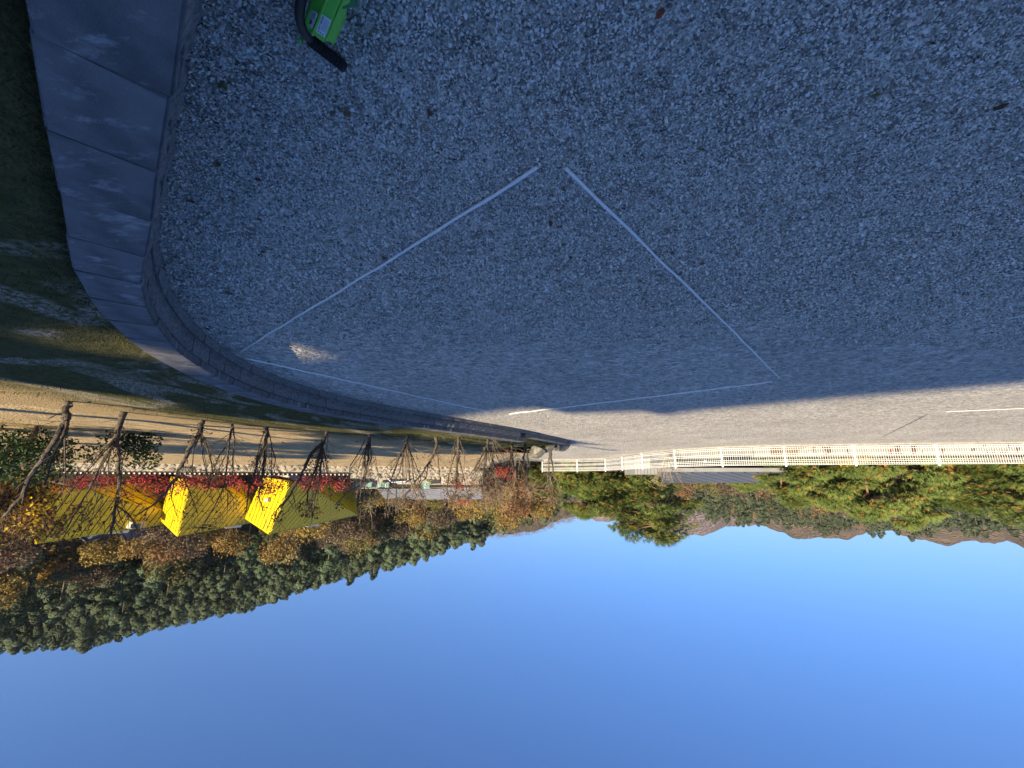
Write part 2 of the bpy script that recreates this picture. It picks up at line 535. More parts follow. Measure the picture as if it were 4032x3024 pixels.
base = np.array([(1, 0, 0), (.2, .9, .1), (-.9, .35, 0), (-.5, -.85, .05), (.55, -.75, -.05), (.1, .05, .85), (.35, .3, .7)], float)
tri = np.array([(0, 1, 6), (1, 5, 6), (1, 2, 5), (2, 3, 5), (3, 4, 5), (4, 0, 6), (4, 6, 5)])
V = base[None] + rng.normal(0, .16, (n, 7, 3))
V *= sz[:, None, None]
V[:, :, 2] *= rng.uniform(.7, 1.3, n)[:, None]
an = rng.uniform(0, 6.283, n)
tx, ty = rng.normal(0, .55, n), rng.normal(0, .55, n)
ca, sa = np.cos(an)[:, None], np.sin(an)[:, None]
X = V[:, :, 0] * ca - V[:, :, 1] * sa
Y = V[:, :, 0] * sa + V[:, :, 1] * ca
Z = V[:, :, 2] + tx[:, None] * X + ty[:, None] * Y
V = np.stack([X + xs[:, None], Y + ys[:, None], Z + .001 + (rng.uniform(0, .5, n) * sz)[:, None]], -1).reshape(-1, 3)
T = (tri[None] + (np.arange(n) * 7)[:, None, None]).reshape(-1, 3)
me = bpy.data.meshes.new('loose_gravel')
me.vertices.add(len(V)); me.vertices.foreach_set('co', V.astype(np.float32).ravel())
me.loops.add(T.size); me.loops.foreach_set('vertex_index', T.astype(np.int32).ravel())
me.polygons.add(len(T)); me.polygons.foreach_set('loop_start', np.arange(0, T.size, 3, dtype=np.int32))
me.update(calc_edges=True)
me.materials.append(M['stones'])
tag(link('loose_gravel', me), 'loose grey crushed stone covering the yard beside the curved wall', 'gravel', kind='stuff')
print('stones', n)

# lawn bank behind the curved wall
TV = [.05, .3, .34, .45, .7, 1.1, 1.6, 2.2, 2.8, 3.4, 4.0, 4.6, 5.2, 6.0, 7.0]
ZV = [-.2, -.15, .30, .315, .325, .335, .34, .345, .35, .345, .33, .30, .26, .20, .05]
lp = wallpath[::5]
mb = MB()
strip = []
for i, p in enumerate(lp):
    d = (lp[min(i + 1, len(lp) - 1)] - lp[max(i - 1, 0)]).normalized()
    nrm = Vector((d.y, -d.x, 0))
    fall = smooth01((len(lp) - 1 - i) * .3 / 2.2) * .45 + .55
    for t, z in zip(TV, ZV):
        bumpz = .035 * math.sin(i * .31 + t * 2.1) * math.sin(t * 1.3) * min(1, t) if t > .5 else 0
        q = p + nrm * (t if i < len(lp) - 1 else t)
        zz = z * fall + bumpz
        if t > 3.8:
            zf_ = zfield(q.x, q.y) + (.025 if t < 5.5 else -.06 if t < 6.5 else -.25)
            zz = zz + (zf_ - zz) * min(1, (t - 3.4) / 1.2)
        mb.v.append((q.x, q.y, zz))
        strip.append((i * .3 * .9 - t * .55, t * .28 + i * .05, t))
nT = len(TV)
for i in range(len(lp) - 1):
    for k in range(nT - 1):
        mb.f.append((i * nT + k, i * nT + k + 1, (i + 1) * nT + k + 1, (i + 1) * nT + k)); mb.m.append(0)
me = mb.mesh('lawn', M['lawn'], True)
a = me.attributes.new('strip', 'FLOAT_VECTOR', 'POINT')
a.data.foreach_set('vector', np.array(strip, np.float32).ravel())
tag(link('lawn', me), kind='structure')


def lawn_pt(i, t):
    p = lp[i]
    d = (lp[min(i + 1, len(lp) - 1)] - lp[max(i - 1, 0)]).normalized()
    z = float(np.interp(t, TV, ZV)) * (smooth01((len(lp) - 1 - i) * .3 / 2.2) * .45 + .55)
    return Vector((p.x + d.y * t, p.y - d.x * t, z))


# short grass tufts on the bank
rg = random.Random(11)
mb = MB()
for _ in range(26000):
    i = rg.randrange(6, len(lp) - 1)
    t = .36 + 4.2 * rg.random() ** 1.2
    p = lawn_pt(i, t) + Vector((rg.uniform(-.15, .15), rg.uniform(-.15, .15), -.005))
    h = rg.uniform(.02, .055); a_ = rg.uniform(0, 6.28)
    dx, dy = math.cos(a_) * .0045, math.sin(a_) * .0045
    l = Vector((rg.uniform(-.03, .03), rg.uniform(-.03, .03), h))
    mb.add([p + Vector((dx, dy, 0)), p - Vector((dx, dy, 0)), p + l], [(0, 1, 2)])
tag(mb.build('grass', M['blade']), 'short patchy grass on the bank behind the curved wall', 'grass', kind='stuff')

# straw field beyond the bank
edge = [Vector((x, y, 0)) for x, y in EDGE] + [Vector((.9, 44, 0))]
inner = [lawn_pt(i, 3.7) for i in range(len(lp))]


def seg_dist(p, P):
    best = 1e9
    for a_, b_ in zip(P[:-1], P[1:]):
        ab = b_ - a_
        t = max(0, min(1, (p - a_).dot(ab) / ab.length_squared))
        best = min(best, (p - (a_ + ab * t)).length)
    return best


def in_poly(x, y, P):
    c = False
    for (x1, y1), (x2, y2) in zip(P, P[1:] + P[:1]):
        if (y1 > y) != (y2 > y) and x < (x2 - x1) * (y - y1) / (y2 - y1) + x1: c = not c
    return c


block = [(p.x, p.y) for p in inner] + [(-2.9, 18.6), (-2.55, 18.4)] + [(p.x, p.y) for p in edge[1:]] + [(-60, 44), (-60, -60), (inner[0].x, -60)]
GX = list(np.arange(-4, 12, .5)) + list(np.arange(12, 110, 2.0))
GY = list(np.arange(-20, 6, 2)) + list(np.arange(6, 36, .5)) + list(np.arange(36, 52, 2))
mb = MB(); idx = {}
for ix, x in enumerate(GX):
    for iy, y in enumerate(GY):
        if y > 36.5 + max(0, x - 5) * 0 and x < 3: continue
        if in_poly(x, y, block): continue
        d = seg_dist(Vector((x, y, 0)), edge)
        z = -.06 + (zfield(x, y) + .06) * smooth01(d / 1.2)
        z -= .12 * smooth01((9 - y) / 3)
        z += .02 * math.sin(x * 1.3) * math.sin(y * .9)
        idx[ix, iy] = len(mb.v); mb.v.append((x, y, z))
for (ix, iy) in list(idx):
    q = [(ix, iy), (ix + 1, iy), (ix + 1, iy + 1), (ix, iy + 1)]
    if all(k in idx for k in q): mb.f.append(tuple(idx[k] for k in q)); mb.m.append(0)
tag(mb.build('field', M['straw'], smooth=True), kind='structure')

# ---------------------------------------------------------------- hills
def sky_line(L):
    out = []
    for u, v in L:
        d = ray(u, v)
        out.append((math.atan2(d.x, d.y), d.z / math.hypot(d.x, d.y)))
    return sorted(out)


def prof(S, a):
    return float(np.interp(a, [s[0] for s in S], [s[1] for s in S]))


# right-hand wooded hill (silhouette of the tree tops), middle hill, left wood, far ridges
S1 = sky_line([(-1500, 2760), (-500, 2600), (0, 2543), (353, 2529), (597, 2467), (911, 2407), (1200, 2312), (1397, 2250), (1555, 2214), (1668, 2173), (1790, 2135), (1900, 2090), (2000, 2045), (2100, 1995), (2200, 1940), (2350, 1890)])
S1 += [(1.32, .20), (1.55, .13), (1.8, .05), (2.1, .0)]           # the hill runs on and sinks out of view
S2 = sky_line([(900, 2080), (1300, 2100), (1700, 2120), (1926, 2124), (2007, 2117), (2107, 2102), (2220, 2065), (2301, 2034), (2420, 2000), (2700, 1960), (3000, 1940)])
S3 = sky_line([(2150, 1900), (2450, 1960), (2640, 1985), (2760, 2015), (2900, 2035), (3050, 2045), (3250, 2070), (3450, 2075), (3700, 2080), (3900, 2060), (4300, 2080), (5200, 2100)])
S4 = sky_line([(2100, 2000), (2400, 2040), (2600, 2084), (2660, 2105), (2706, 2123), (2775, 2099), (2862, 2074), (2956, 2068), (3060, 2060), (3300, 2010), (3800, 1960)])
S5 = sky_line([(2700, 1960), (2850, 2010), (2956, 2066), (3042, 2103), (3122, 2133), (3300, 2121), (3333, 2130), (3449, 2110), (3521, 2103), (3630, 2112), (3738, 2135), (3865, 2157), (3919, 2164), (3973, 2157), (4032, 2170), (4600, 2240), (5600, 2300)])


def hill(name, S, a0, a1, r0, r1, base, top_off, material, rough, na=160, nr=34, freq=.02):
    from mathutils import noise
    mb = MB()
    rs = [r0 + (r1 * 1.6 - r0) * (k / nr) for k in range(nr + 1)]
    for i in range(na + 1):
        a_ = a0 + (a1 - a0) * i / na
        for r in rs:
            mb.v.append((r * math.sin(a_), r * math.cos(a_), hill_z(S, a_, r, r0, r1, base, top_off) + rough * noise.fractal((r * math.sin(a_) * freq, r * math.cos(a_) * freq, 1.7), .9, 2.1, 5) * smooth01((r - r0) / (r1 - r0) * 2)))
    m_ = nr + 1
    for i in range(na):
        for k in range(nr):
            mb.f.append((i * m_ + k, i * m_ + k + 1, (i + 1) * m_ + k + 1, (i + 1) * m_ + k)); mb.m.append(0)
    return tag(mb.build(name, material, smooth=True), kind='structure')


def hill_z(S, a_, r, r0, r1, base, top_off):
    zt = max(base, HC + prof(S, a_) * r1 - top_off)
    x = (r - r0) / (r1 - r0)
    if x <= 0: return base - .5
    if x <= 1: return base + (zt - base) * x ** .85
    return zt - (zt - base) * smooth01((x - 1) / .9)


def hill_mat(name, c1, c2, c3, s):
    m = bpy.data.materials.new(name)
    m.use_nodes = True
    t = m.node_tree; N, L = t.nodes, t.links
    bs = N['Principled BSDF']; bs.inputs['Roughness'].default_value = 1; bs.inputs['Specular IOR Level'].default_value = 0
    geo = N.new('ShaderNodeNewGeometry')
    n = N.new('ShaderNodeTexNoise'); n.inputs['Scale'].default_value = s; n.inputs['Detail'].default_value = 8; n.inputs['Roughness'].default_value = .75
    L.new(geo.outputs['Position'], n.inputs['Vector'])
    r = N.new('ShaderNodeValToRGB')
    r.color_ramp.elements[0].position = .34; r.color_ramp.elements[0].color = (*c1, 1)
    r.color_ramp.elements[1].position = .68; r.color_ramp.elements[1].color = (*c3, 1)
    e = r.color_ramp.elements.new(.5); e.color = (*c2, 1)
    L.new(n.outputs[0], r.inputs[0]); L.new(r.outputs[0], bs.inputs['Base Color'])
    v = N.new('ShaderNodeTexVoronoi'); v.inputs['Scale'].default_value = s * 9
    L.new(geo.outputs['Position'], v.inputs['Vector'])
    bp = N.new('ShaderNodeBump'); bp.inputs['Strength'].default_value = 1; bp.inputs['Distance'].default_value = .10 / s; bp.invert = True
    L.new(v.outputs['Distance'], bp.inputs['Height']); L.new(bp.outputs[0], bs.inputs['Normal'])
    return m


AZ = lambda u: math.atan2(ray(u, 1890).x, ray(u, 1890).y)
H1 = (S1, 46, 165, -1.0, 7.4)
hill('wooded_hill', S1, AZ(2380), 2.0, 46, 165, -1.0, 7.4, M['hillsoil'], 1.2, na=260)
H2 = (S2, 230, 430, -3.0, 5.0)
hill('middle_hill', S2, AZ(3100), AZ(700), 230, 430, -3.0, 5.0, hill_mat('middle_hill', (.045, .05, .035), (.09, .075, .05), (.15, .10, .065), .05), 6, freq=.03)
H3 = (S3, 110, 260, -3.0, 7.0)
hill('left_hill', S3, AZ(5000), AZ(2100), 110, 260, -3.0, 7.0, M['hillsoil'], 2)
hill('far_mountain', S4, AZ(3900), AZ(2000), 600, 1000, -3.0, 0, hill_mat('far_mountain', (.13, .10, .105), (.175, .135, .135), (.21, .16, .15), .02), 15, 220, 60, .013)  # haze put into these colours, paler and more purple
hill('far_ridge', S5, AZ(5400), AZ(2650), 480, 800, -3.0, 3, hill_mat('far_ridge', (.06, .06, .045), (.13, .095, .07), (.19, .125, .085), .028), 12, 220, 50, .016)

# ---------------------------------------------------------------- curved retaining wall
rw = thing('retaining_wall', 'low curved retaining wall of grey split blocks with smooth cap stones', 'wall', (3.9, 6.5, 0))
CUT = max(i for i, p in enumerate(wallpath) if p.y < 14.55)           # the cap steps down one course here


def block_mesh(name, L_, H_, D_, seed):
    r_ = random.Random(seed)
    mb = MB()
    nx, nz = 5, 3
    front = []
    for i in range(nx + 1):
        for k in range(nz + 1):
            ed = (i in (0, nx)) or (k in (0, nz))
            front.append((-L_ / 2 + L_ * i / nx, (.012 if ed else -.006 + r_.uniform(-.010, .008)), H_ * k / nz))
    mb.v = front + [(-L_ / 2, D_, 0), (-L_ / 2, D_, H_), (L_ / 2, D_, 0), (L_ / 2, D_, H_)]
    m_ = nz + 1
    for i in range(nx):
        for k in range(nz):
            mb.f.append((i * m_ + k, (i + 1) * m_ + k, (i + 1) * m_ + k + 1, i * m_ + k + 1))
    o = len(front)
    mb.f.append(tuple(i * m_ + nz for i in range(nx + 1)) + (o + 3, o + 1))
    mb.f.append(tuple(k for k in range(nz + 1)) + (o + 1, o)); mb.f.append(tuple(nx * m_ + k for k in range(nz, -1, -1)) + (o + 2, o + 3))
    mb.m = [0] * len(mb.f)
    return mb.mesh(name, M['block'])


BL = .46
bmeshes = [block_mesh('block', BL - .007, .193, .26, s) for s in range(4)]


def cap_mesh(L_, W_, H_, seed):
    r_ = random.Random(seed)
    b = bmesh.new()
    bmesh.ops.create_cube(b, size=1)
    for v in b.verts:
        v.co = Vector((v.co.x * L_, v.co.y * W_, v.co.z * H_))
        if v.co.y > 0: v.co.x *= 1.04
    bmesh.ops.bevel(b, geom=list(b.edges), offset=.008, segments=2, affect='EDGES')
    for v in b.verts: v.co += Vector([r_.uniform(-.0015, .0015) for _ in range(3)])
    me = bpy.data.meshes.new('cap_stone'); b.to_mesh(me); b.free()
    me.materials.append(M['cap'])
    return me


CL = .485
cmeshes = [cap_mesh(CL - .004, .33, .088, s) for s in range(3)]
PI_ = Matrix.Translation(-rw.location)


def along(step, first):
    k = first
    st = step / .06
    while k < len(wallpath) - 1:
        i = int(k)
        p = wallpath[i].lerp(wallpath[min(i + 1, len(wallpath) - 1)], k - i)
        a_, b_ = wallpath[max(i - 3, 0)], wallpath[min(i + 3, len(wallpath) - 1)]
        d = (b_ - a_).normalized()
        yield i, p, d
        k += st


for c, (z0, off) in enumerate(((-.085, 0.0), (.112, .5))):
    for i, p, d in along(BL, 4 + off * BL / .06):
        if c == 1 and i > CUT - 2: continue
        o = link('block', bmeshes[R.randrange(4)], rw)
        o.matrix_parent_inverse = PI_
        nrm = Vector((d.y, -d.x, 0))
        q = p + nrm * (.016 * c - .014 + R.uniform(-.003, .003))
        o.location = (q.x, q.y, z0 + R.uniform(-.002, .002))
        o.rotation_euler = (0, 0, math.atan2(d.y, d.x) + R.uniform(-.008, .008))
        o.rotation_euler.z += math.pi          # the block's back (+y) faces away from the yard
for i, p, d in along(CL, 2.5):
    o = link('cap_stone', cmeshes[R.randrange(3)], rw)
    o.matrix_parent_inverse = PI_
    nrm = Vector((d.y, -d.x, 0))
    low = i > CUT
    q = p + nrm * (.172 + R.uniform(-.004, .004))
    o.location = (q.x, q.y, (.162 if low else .356) + R.uniform(-.0025, .0025))
    o.rotation_euler = (R.uniform(-.006, .006), R.uniform(-.006, .006), math.atan2(d.y, d.x) + math.pi + R.uniform(-.012, .012))

# ---------------------------------------------------------------- white cords pegged out on the gravel
def cord(A, B, label, mt='cord', r=.0105, name='cord'):
    A, B = gp(*A), gp(*B)
    n_ = max(8, int((B - A).length / .12))
    side = Vector((-(B - A).y, (B - A).x, 0)).normalized()
    ph = R.uniform(0, 6)
    pts = []
    for i in range(n_ + 1):
        t = i / n_
        wv = .006 * math.sin(t * 7 + ph) + .003 * math.sin(t * 31 + ph)
        pts.append(A.lerp(B, t) + side * wv + Vector((0, 0, .017 + .003 * math.sin(t * 47 + ph))))
    mb = MB().tube(pts, [r * (.9 + .2 * R.random()) for _ in pts], 6, 0)
    return tag(mb.build(name, M[mt], smooth=True), label, 'cord', 'cords laid out on the gravel')


s_ = 4032 / 2212
D_ = lambda x, y: (x * s_, y * s_)
cord(D_(1163, 357), D_(517, 759), 'white cord on the gravel leading to the bend of the curved wall')
cord(D_(1225, 357), D_(1685, 815), 'white cord on the gravel running off away from the curved wall')
cord(D_(530, 771), D_(1063, 890), 'white cord on the gravel running alongside the curved wall', r=.014)
cord(D_(1668, 823), D_(1100, 893), 'white cord on the gravel with one end reaching into the sunlight', r=.013)
cord((3722, 1619), (4160, 1600), 'white cord lying wholly in sunlight towards the white fence', r=.006)
cord((3478, 1717), (3652, 1630), 'thin dark cord lying on the sunlit gravel before the fence', 'dark_cord', .0055)

# ---------------------------------------------------------------- fallen leaves
def leaf_mesh(seed, mt):
    r_ = random.Random(seed)
    ring = []
    for k in range(10):
        a_ = 6.283 * k / 10
        rr = 1 if k % 2 == 0 else r_.uniform(.55, .8)
        ring.append((math.cos(a_) * rr, math.sin(a_) * rr * .62, r_.uniform(0, .28)))
    mb = MB().add(ring + [(0, 0, .02)], [(k, (k + 1) % 10, 10) for k in range(10)])
    mb.tube([(-.95, 0, .02), (-1.4, .1, .1), (-1.7, .05, .12)], .03, 3)
    return mb.mesh('fallen_leaf', M[mt])


LM = {'dry brown': [leaf_mesh(s, 'brown_leaf') for s in (1, 2, 3)], 'dark red': [leaf_mesh(s, 'dry_leaf') for s in (4, 5)], 'yellowed': [leaf_mesh(s, 'olive') for s in (6, 7)]}
spots = [(480, 180, 'yellowed'), (470, 350, 'dry brown'), (557, 383, 'dark red'), (412, 430, 'dry brown'), (750, 240, 'dry brown'), (380, 553, 'dark red'), (448, 708, 'dark red'), (567, 540, 'dry brown'),
         (497, 632, 'dry brown'), (830, 553, 'dry brown'), (928, 238, 'dry brown'), (1218, 405, 'dark red'), (1207, 487, 'dark red'), (1215, 525, 'yellowed'), (1232, 552, 'dry brown'), (1262, 560, 'yellowed'), (1335, 535, 'yellowed'),
         (1425, 22, 'dark red'), (1467, 588, 'dry brown'), (1516, 567, 'dark red'), (1890, 200, 'yellowed'), (2160, 225, 'dry brown'), (1516, 318, 'yellowed'), (1660, 776, 'dry brown'), (580, 780, 'dry brown'), (715, 828, 'dry brown'),
         (650, 745, 'dry brown'), (1190, 478, 'dry brown'), (1955, 823, 'dry brown'), (600, 693, 'dry brown'), (780, 830, 'dry brown'), (620, 800, 'dark red'), (690, 720, 'dry brown'), (560, 470, 'dry brown')]
for x, y, kind in spots:
    p = gp(*D_(x, y))
    o = link('fallen_leaf', R.choice(LM[kind]))
    s = R.uniform(.020, .032)
    o.location = (p.x, p.y, .012); o.scale = (s, s, s)
    o.rotation_euler = (R.uniform(-.25, .25), R.uniform(-.25, .25), R.uniform(0, 6.28))
    tag(o, kind + ' fallen leaf lying on the shaded gravel', 'leaf', kind + ' leaves fallen on the gravel')

# ---------------------------------------------------------------- green machine with black handle
def Z1(x, y, z): return gp(1050 + x * .2049, y * .2049, z)


gm = thing('garden_machine', 'bright green plastic garden machine with white labels and black tubular handle', 'machine', gp(1230, 40, 0))
zt, zs, zb = .150, .105, .03


def shell(top, name, m='green', thick=None):
    """a closed faceted shell: top ring of points, dropped to the ground clearance with a slight draft"""
    c = sum((Vector(p) for p in top), Vector()) / len(top)
    n_ = len(top)
    low = [Vector((c.x + (p.x - c.x) * .93, c.y + (p.y - c.y) * .93, zb)) for p in top]
    mb = MB().add(list(top) + low, [tuple(range(n_))] + [tuple(range(n_, 2 * n_))[::-1]] + [(i, n_ + i, n_ + (i + 1) % n_, (i + 1) % n_) for i in range(n_)])
    o = part(name, mb, M[m], gm, fix=True)
    md = o.modifiers.new('bevel', 'BEVEL'); md.width = .006; md.segments = 3; md.limit_method = 'ANGLE'; md.angle_limit = .35
    return o


c0, c1, c2, c3 = Z1(1140, 20, zt), Z1(878, 670, zt), Z1(1100, 840, zt), Z1(1345, 235, zt)
far = (c0 - c1).normalized() * .42         # the housing goes on towards the viewer, below the frame
shell([c1, c2, c3, c3 + far, c0 + far, c0], 'housing')
l0, l1, l2 = Z1(860, 0, zs), Z1(725, 430, zs), Z1(810, 640, zs)
shell([c1 + Vector((.002, 0, -.004)), c0 + Vector((.002, 0, -.004)), c0 + far + Vector((.002, 0, -.004)), l0 + far, l0, l1, l2], 'side_cover')
r0_, r1_, r2_, r3_ = Z1(1140, 780, zt - .008), Z1(1300, 880, zs), Z1(1520, 380, zs), Z1(1440, 150, zs)
shell([r0_, r1_, r2_, r3_, r3_ + far * .8, c3 + far + Vector((-.004, 0, -.006)), c3 + Vector((-.004, 0, -.006))], 'side_cover')
shell([r3_ + Vector((-.012, -.012, .03)), r3_ + Vector((-.055, .0, .0)), r3_ + Vector((-.065, -.16, .0)), r3_ + Vector((-.01, -.2, .03))], 'latch', 'green_dark')
# raised ribs along the fold lines
for a_, b_ in ((c0 + far, c1), (c3 + far, r0_)):
    part('rib', MB().tube([a_ + Vector((0, 0, .001)), b_ + Vector((0, 0, .001))], .004, 6), M['green'], gm)


def sticker(corners, name, rows, big):
    ax = [Vector(c) for c in corners]         # a (top-left), b (top-right), c (bottom-right), d (bottom-left) as printed
    n_ = (ax[1] - ax[0]).cross(ax[3] - ax[0]).normalized()
    if n_.z < 0: n_ = -n_
    st = part(name, MB().prism([p + n_ * .0012 for p in ax], n_ * .0008), M['label'], gm, fix=True)
    P = lambda s, t: ax[0].lerp(ax[1], s).lerp(ax[3].lerp(ax[2], s), t) + n_ * .0025
    mb, mp = MB(), MB()
    rr = random.Random(5)
    if big:
        for k in range(7):                    # one line of bold characters
            s0 = .22 + k * .105 + (.02 if k > 2 else 0)
            for a2, b2, c2_, d2 in ((0, 0, .3, 1), (.32, .0, 1, .28), (.32, .7, 1, 1), (.75, .2, 1, .8)):
                if rr.random() < .85:
                    q = lambda s, t: P(s0 + s * .075, .08 + t * .17)
                    mb.add([q(a2, b2), q(c2_, b2), q(c2_, d2), q(a2, d2)], [(0, 1, 2, 3)])
        for k in range(7):
            mp.add([P(.24, .36 + k * .08), P(.24 + rr.uniform(.45, .68), .36 + k * .08), P(.9, .385 + k * .08), P(.24, .385 + k * .08)], [(0, 1, 2, 3)])
        for t in (.42, .68):
            mb.add([P(.06, t), P(.13, t), P(.13, t + .1), P(.06, t + .1)], [(0, 1, 2, 3)])
        part('warning_triangle', MB().add([P(.04, .32), P(.19, .32), P(.115, .06)], [(0, 1, 2)]), M['warn'], st)
    else:
        for k in range(rows):
            t = .2 + .62 * k / rows
            mp.add([P(.58, t), P(.93, t), P(.93, t + .08), P(.58, t + .08)], [(0, 1, 2, 3)])
            if k < 3:
                mb.add([P(.2, t + .1), P(.45, t + .1), P(.45, t + .2), P(.2, t + .2)], [(0, 1, 2, 3)])
        mb.add([P(.5, .12), P(.54, .10), P(.47, .5), P(.43, .5)], [(0, 1, 2, 3)])
    part('print', mb, M['ink'], st)
    part('fine_print', mp, M['ink_pale'], st)


def on_plane(x, y, tri_):
    u, v = 1050 + x * .2049, y * .2049
    d = ray(u, v); n_ = (tri_[1] - tri_[0]).cross(tri_[2] - tri_[0])
    t = (tri_[0] - Vector((0, 0, HC))).dot(n_) / d.dot(n_)
    return Vector((0, 0, HC)) + d * t


top_pl = (c1, c2, c3)
sticker([on_plane(x, y, top_pl) for x, y in ((945, 600), (1068, 265), (1245, 385), (1115, 715))], 'warning_label', 7, True)
side_pl = (c1 + Vector((.002, 0, -.004)), l2, l0)
sticker([on_plane(x, y, side_pl) for x, y in ((778, 485), (893, 195), (995, 262), (878, 558))], 'rating_label', 5, False)
hp = [Z1(x, y, z) for x, y, z in ((740, -420, .16), (690, -150, .14), (640, 120, .12), (632, 300, .105), (650, 440, .09), (700, 580, .075), (775, 690, .062), (840, 760, .055))]
part('handle_tube', MB().tube(hp, .0165, 12), M['tube'], gm, True)
gpts = [Z1(835, 765, .054), Z1(860, 790, .052), Z1(1160, 1020, .036), Z1(1440, 1240, .026), Z1(1500, 1290, .024)]
part('grip', MB().tube(gpts, [.019, .0205, .0205, .021, .0195], 14), M['rubber'], gm, True)
for k in range(11):
    p = gpts[1].lerp(gpts[3], (k + .5) / 11)
    d = (gpts[3] - gpts[1]).normalized()
    part('grip_ring', MB().tube([p - d * .003, p + d * .003], .0222, 12), M['rubber'], gm, True)
part('clip', MB().prism([Z1(610, 760, .03), Z1(650, 700, .03), Z1(700, 770, .03), Z1(640, 825, .03)], (0, 0, .012)), M['green'], gm, fix=True)

# ---------------------------------------------------------------- white mesh fence and its kerb
fn = thing('mesh_fence', 'white welded mesh fence with round white posts along the gravel', 'fence', (-9.3, 24, 0))
FH = 1.0
mbk = MB()
for i in range(len(FENCE) - 1):
    a_, b_ = Vector((*FENCE[i], 0)), Vector((*FENCE[i + 1], 0))
    d = (b_ - a_); L_ = d.length; d.normalize()
    mb = MB()
    nv = int(L_ / .10)
    for k in range(1, nv):
        p = a_ + d * (L_ * k / nv)
        mb.tube([p + Vector((0, 0, .09)), p + Vector((0, 0, FH - .03))], .0095, 3, cap=False)
    for z in (.10, .20, .42, .50, .72, .80, .90, .965):
        mb.tube([a_ + Vector((0, 0, z)), b_ + Vector((0, 0, z))], .012, 4, cap=False)
    part('mesh_panel', mb, M['white'], fn)
    mid = (a_ + b_) / 2
    mbk.box(mid + Vector((0, 0, -.02)), (L_ + .1, .32, .16), math.atan2(d.y, d.x))
for i, p in enumerate(FENCE):
    p = Vector((*p, 0))
    po = part('post', MB().tube([p + Vector((0, 0, .05)), p + Vector((0, 0, FH + .03)), p + Vector((0, 0, FH + .055))], [.046, .046, .03], 12), M['white'], fn, True)
    part('base_plate', MB().box(p + Vector((0, 0, .068)), (.16, .16, .012), .3), M['white'], po)
tag(mbk.build('kerb', M['concrete']), 'grey concrete kerb under the white mesh fence', 'kerb')
# pale kerb across the far end of the yard
ka, kb = Vector((.9, 32.9, 0)), Vector((-2.6, 36.2, 0))
tag(MB().box((ka + kb) / 2 + Vector((0, 0, .04)), ((kb - ka).length, .3, .2), math.atan2((kb - ka).y, (kb - ka).x)).build('kerb', M['concrete']), 'short pale kerb where the gravel ends beyond the wall', 'kerb')

# ---------------------------------------------------------------- stone walls at the far side of the field
def rock_mesh(name, seed, material, flat=1.0, n=16):
    """angular stone: hull of scattered points, edges broken"""
    r_ = random.Random(seed * 13 + 5)
    b = bmesh.new()
    for k in range(n):
        q = Vector((r_.gauss(0, 1), r_.gauss(0, 1), r_.gauss(0, 1))).normalized() * r_.uniform(.42, .56)
        b.verts.new((q.x, q.y * flat, q.z))
    h = bmesh.ops.convex_hull(b, input=b.verts)
    bmesh.ops.delete(b, geom=[v for v in b.verts if not v.link_faces], context='VERTS')
    bmesh.ops.dissolve_limit(b, angle_limit=.22, verts=b.verts, edges=b.edges)
    bmesh.ops.bevel(b, geom=list(b.edges), offset=.03, segments=1, affect='EDGES')
    bmesh.ops.triangulate(b, faces=b.faces)
    bmesh.ops.recalc_face_normals(b, faces=b.faces)
    me = bpy.data.meshes.new(name); b.to_mesh(me); b.free()
    me.materials.append(material)
    return me


stone_m = [rock_mesh('stone', s, M['fieldstone'], .6) for s in range(6)]
bould_m = [rock_mesh('boulder', 20 + s, M['boulder'], .85, 14) for s in range(6)]


def stone_wall(A, B, h, label, dx, dz, mortar, lean=0):
    A, B = Vector(A), Vector(B)
    d = (B - A); L_ = d.length; d.normalize()
    n_ = Vector((d.y, -d.x, 0))
    if n_.dot(-A) < 0: n_ = -n_
    root = thing('stone_wall', label, 'wall', (A + B) / 2)
    ang = math.atan2(d.y, d.x)
    part('core', MB().box((A + B) / 2 + Vector((0, 0, h / 2 - .3)), (L_, .36, h + .6), ang), mortar, root)
    inv = Matrix.Translation(-root.location)
    rows = max(1, round(h / dz))
    for r_ in range(rows):
        x = R.uniform(0, dx * .5)
        while x < L_:
            w_ = dx * R.uniform(.65, 1.35)
            o = link('stone', R.choice(stone_m), root)
            o.matrix_parent_inverse = inv
            p = A + d * (x + w_ / 2) + n_ * (.19 + R.uniform(-.03, .03)) + Vector((0, 0, dz * (r_ + .5) + R.uniform(-.07, .07)))
            o.location = p
            o.scale = (w_ * .98, .26, dz * R.uniform(.85, 1.12))
            o.rotation_euler = (0, R.uniform(-.35, .35), ang)
            x += w_ * .97
    return root, d, n_, ang, L_


zA = lambda p: Vector((p[0], p[1], zfield(*p) - .04))
WA, WB, WC = zA((33.5, 27.6)), zA((12.6, 33.2)), zA((3.2, 35.2))
sw, d, n_, ang, L_ = stone_wall(WA, WB, .62, 'rounded field stone wall with pale mortar and a black tile coping', .50, .31, M['mortar'])
inv = Matrix.Translation(-sw.location)
part('coping', MB().box((WA + WB) / 2 + Vector((0, 0, .655)), (L_, .62, .07), ang), M['tile'], sw)
tm = MB().tube([(0, -.36, 0), (0, .36, 0)], .075, 8).mesh('coping_tile', M['tile'])
te = MB().tube([(0, -.385, 0), (0, -.362, 0)], .055, 8).mesh('tile_end', M['tile_edge'])
k = 0.12
while k < L_:
    for me_ in (tm, te):
        o = link(me_.name, me_, sw); o.matrix_parent_inverse = inv
        p = WA + d * k
        o.location = (p.x, p.y, p.z + .70); o.rotation_euler = (0, 0, ang + (math.pi if (Matrix.Rotation(ang, 3, 'Z') @ Vector((0, -1, 0))).dot(n_) < 0 else 0))
    k += .30
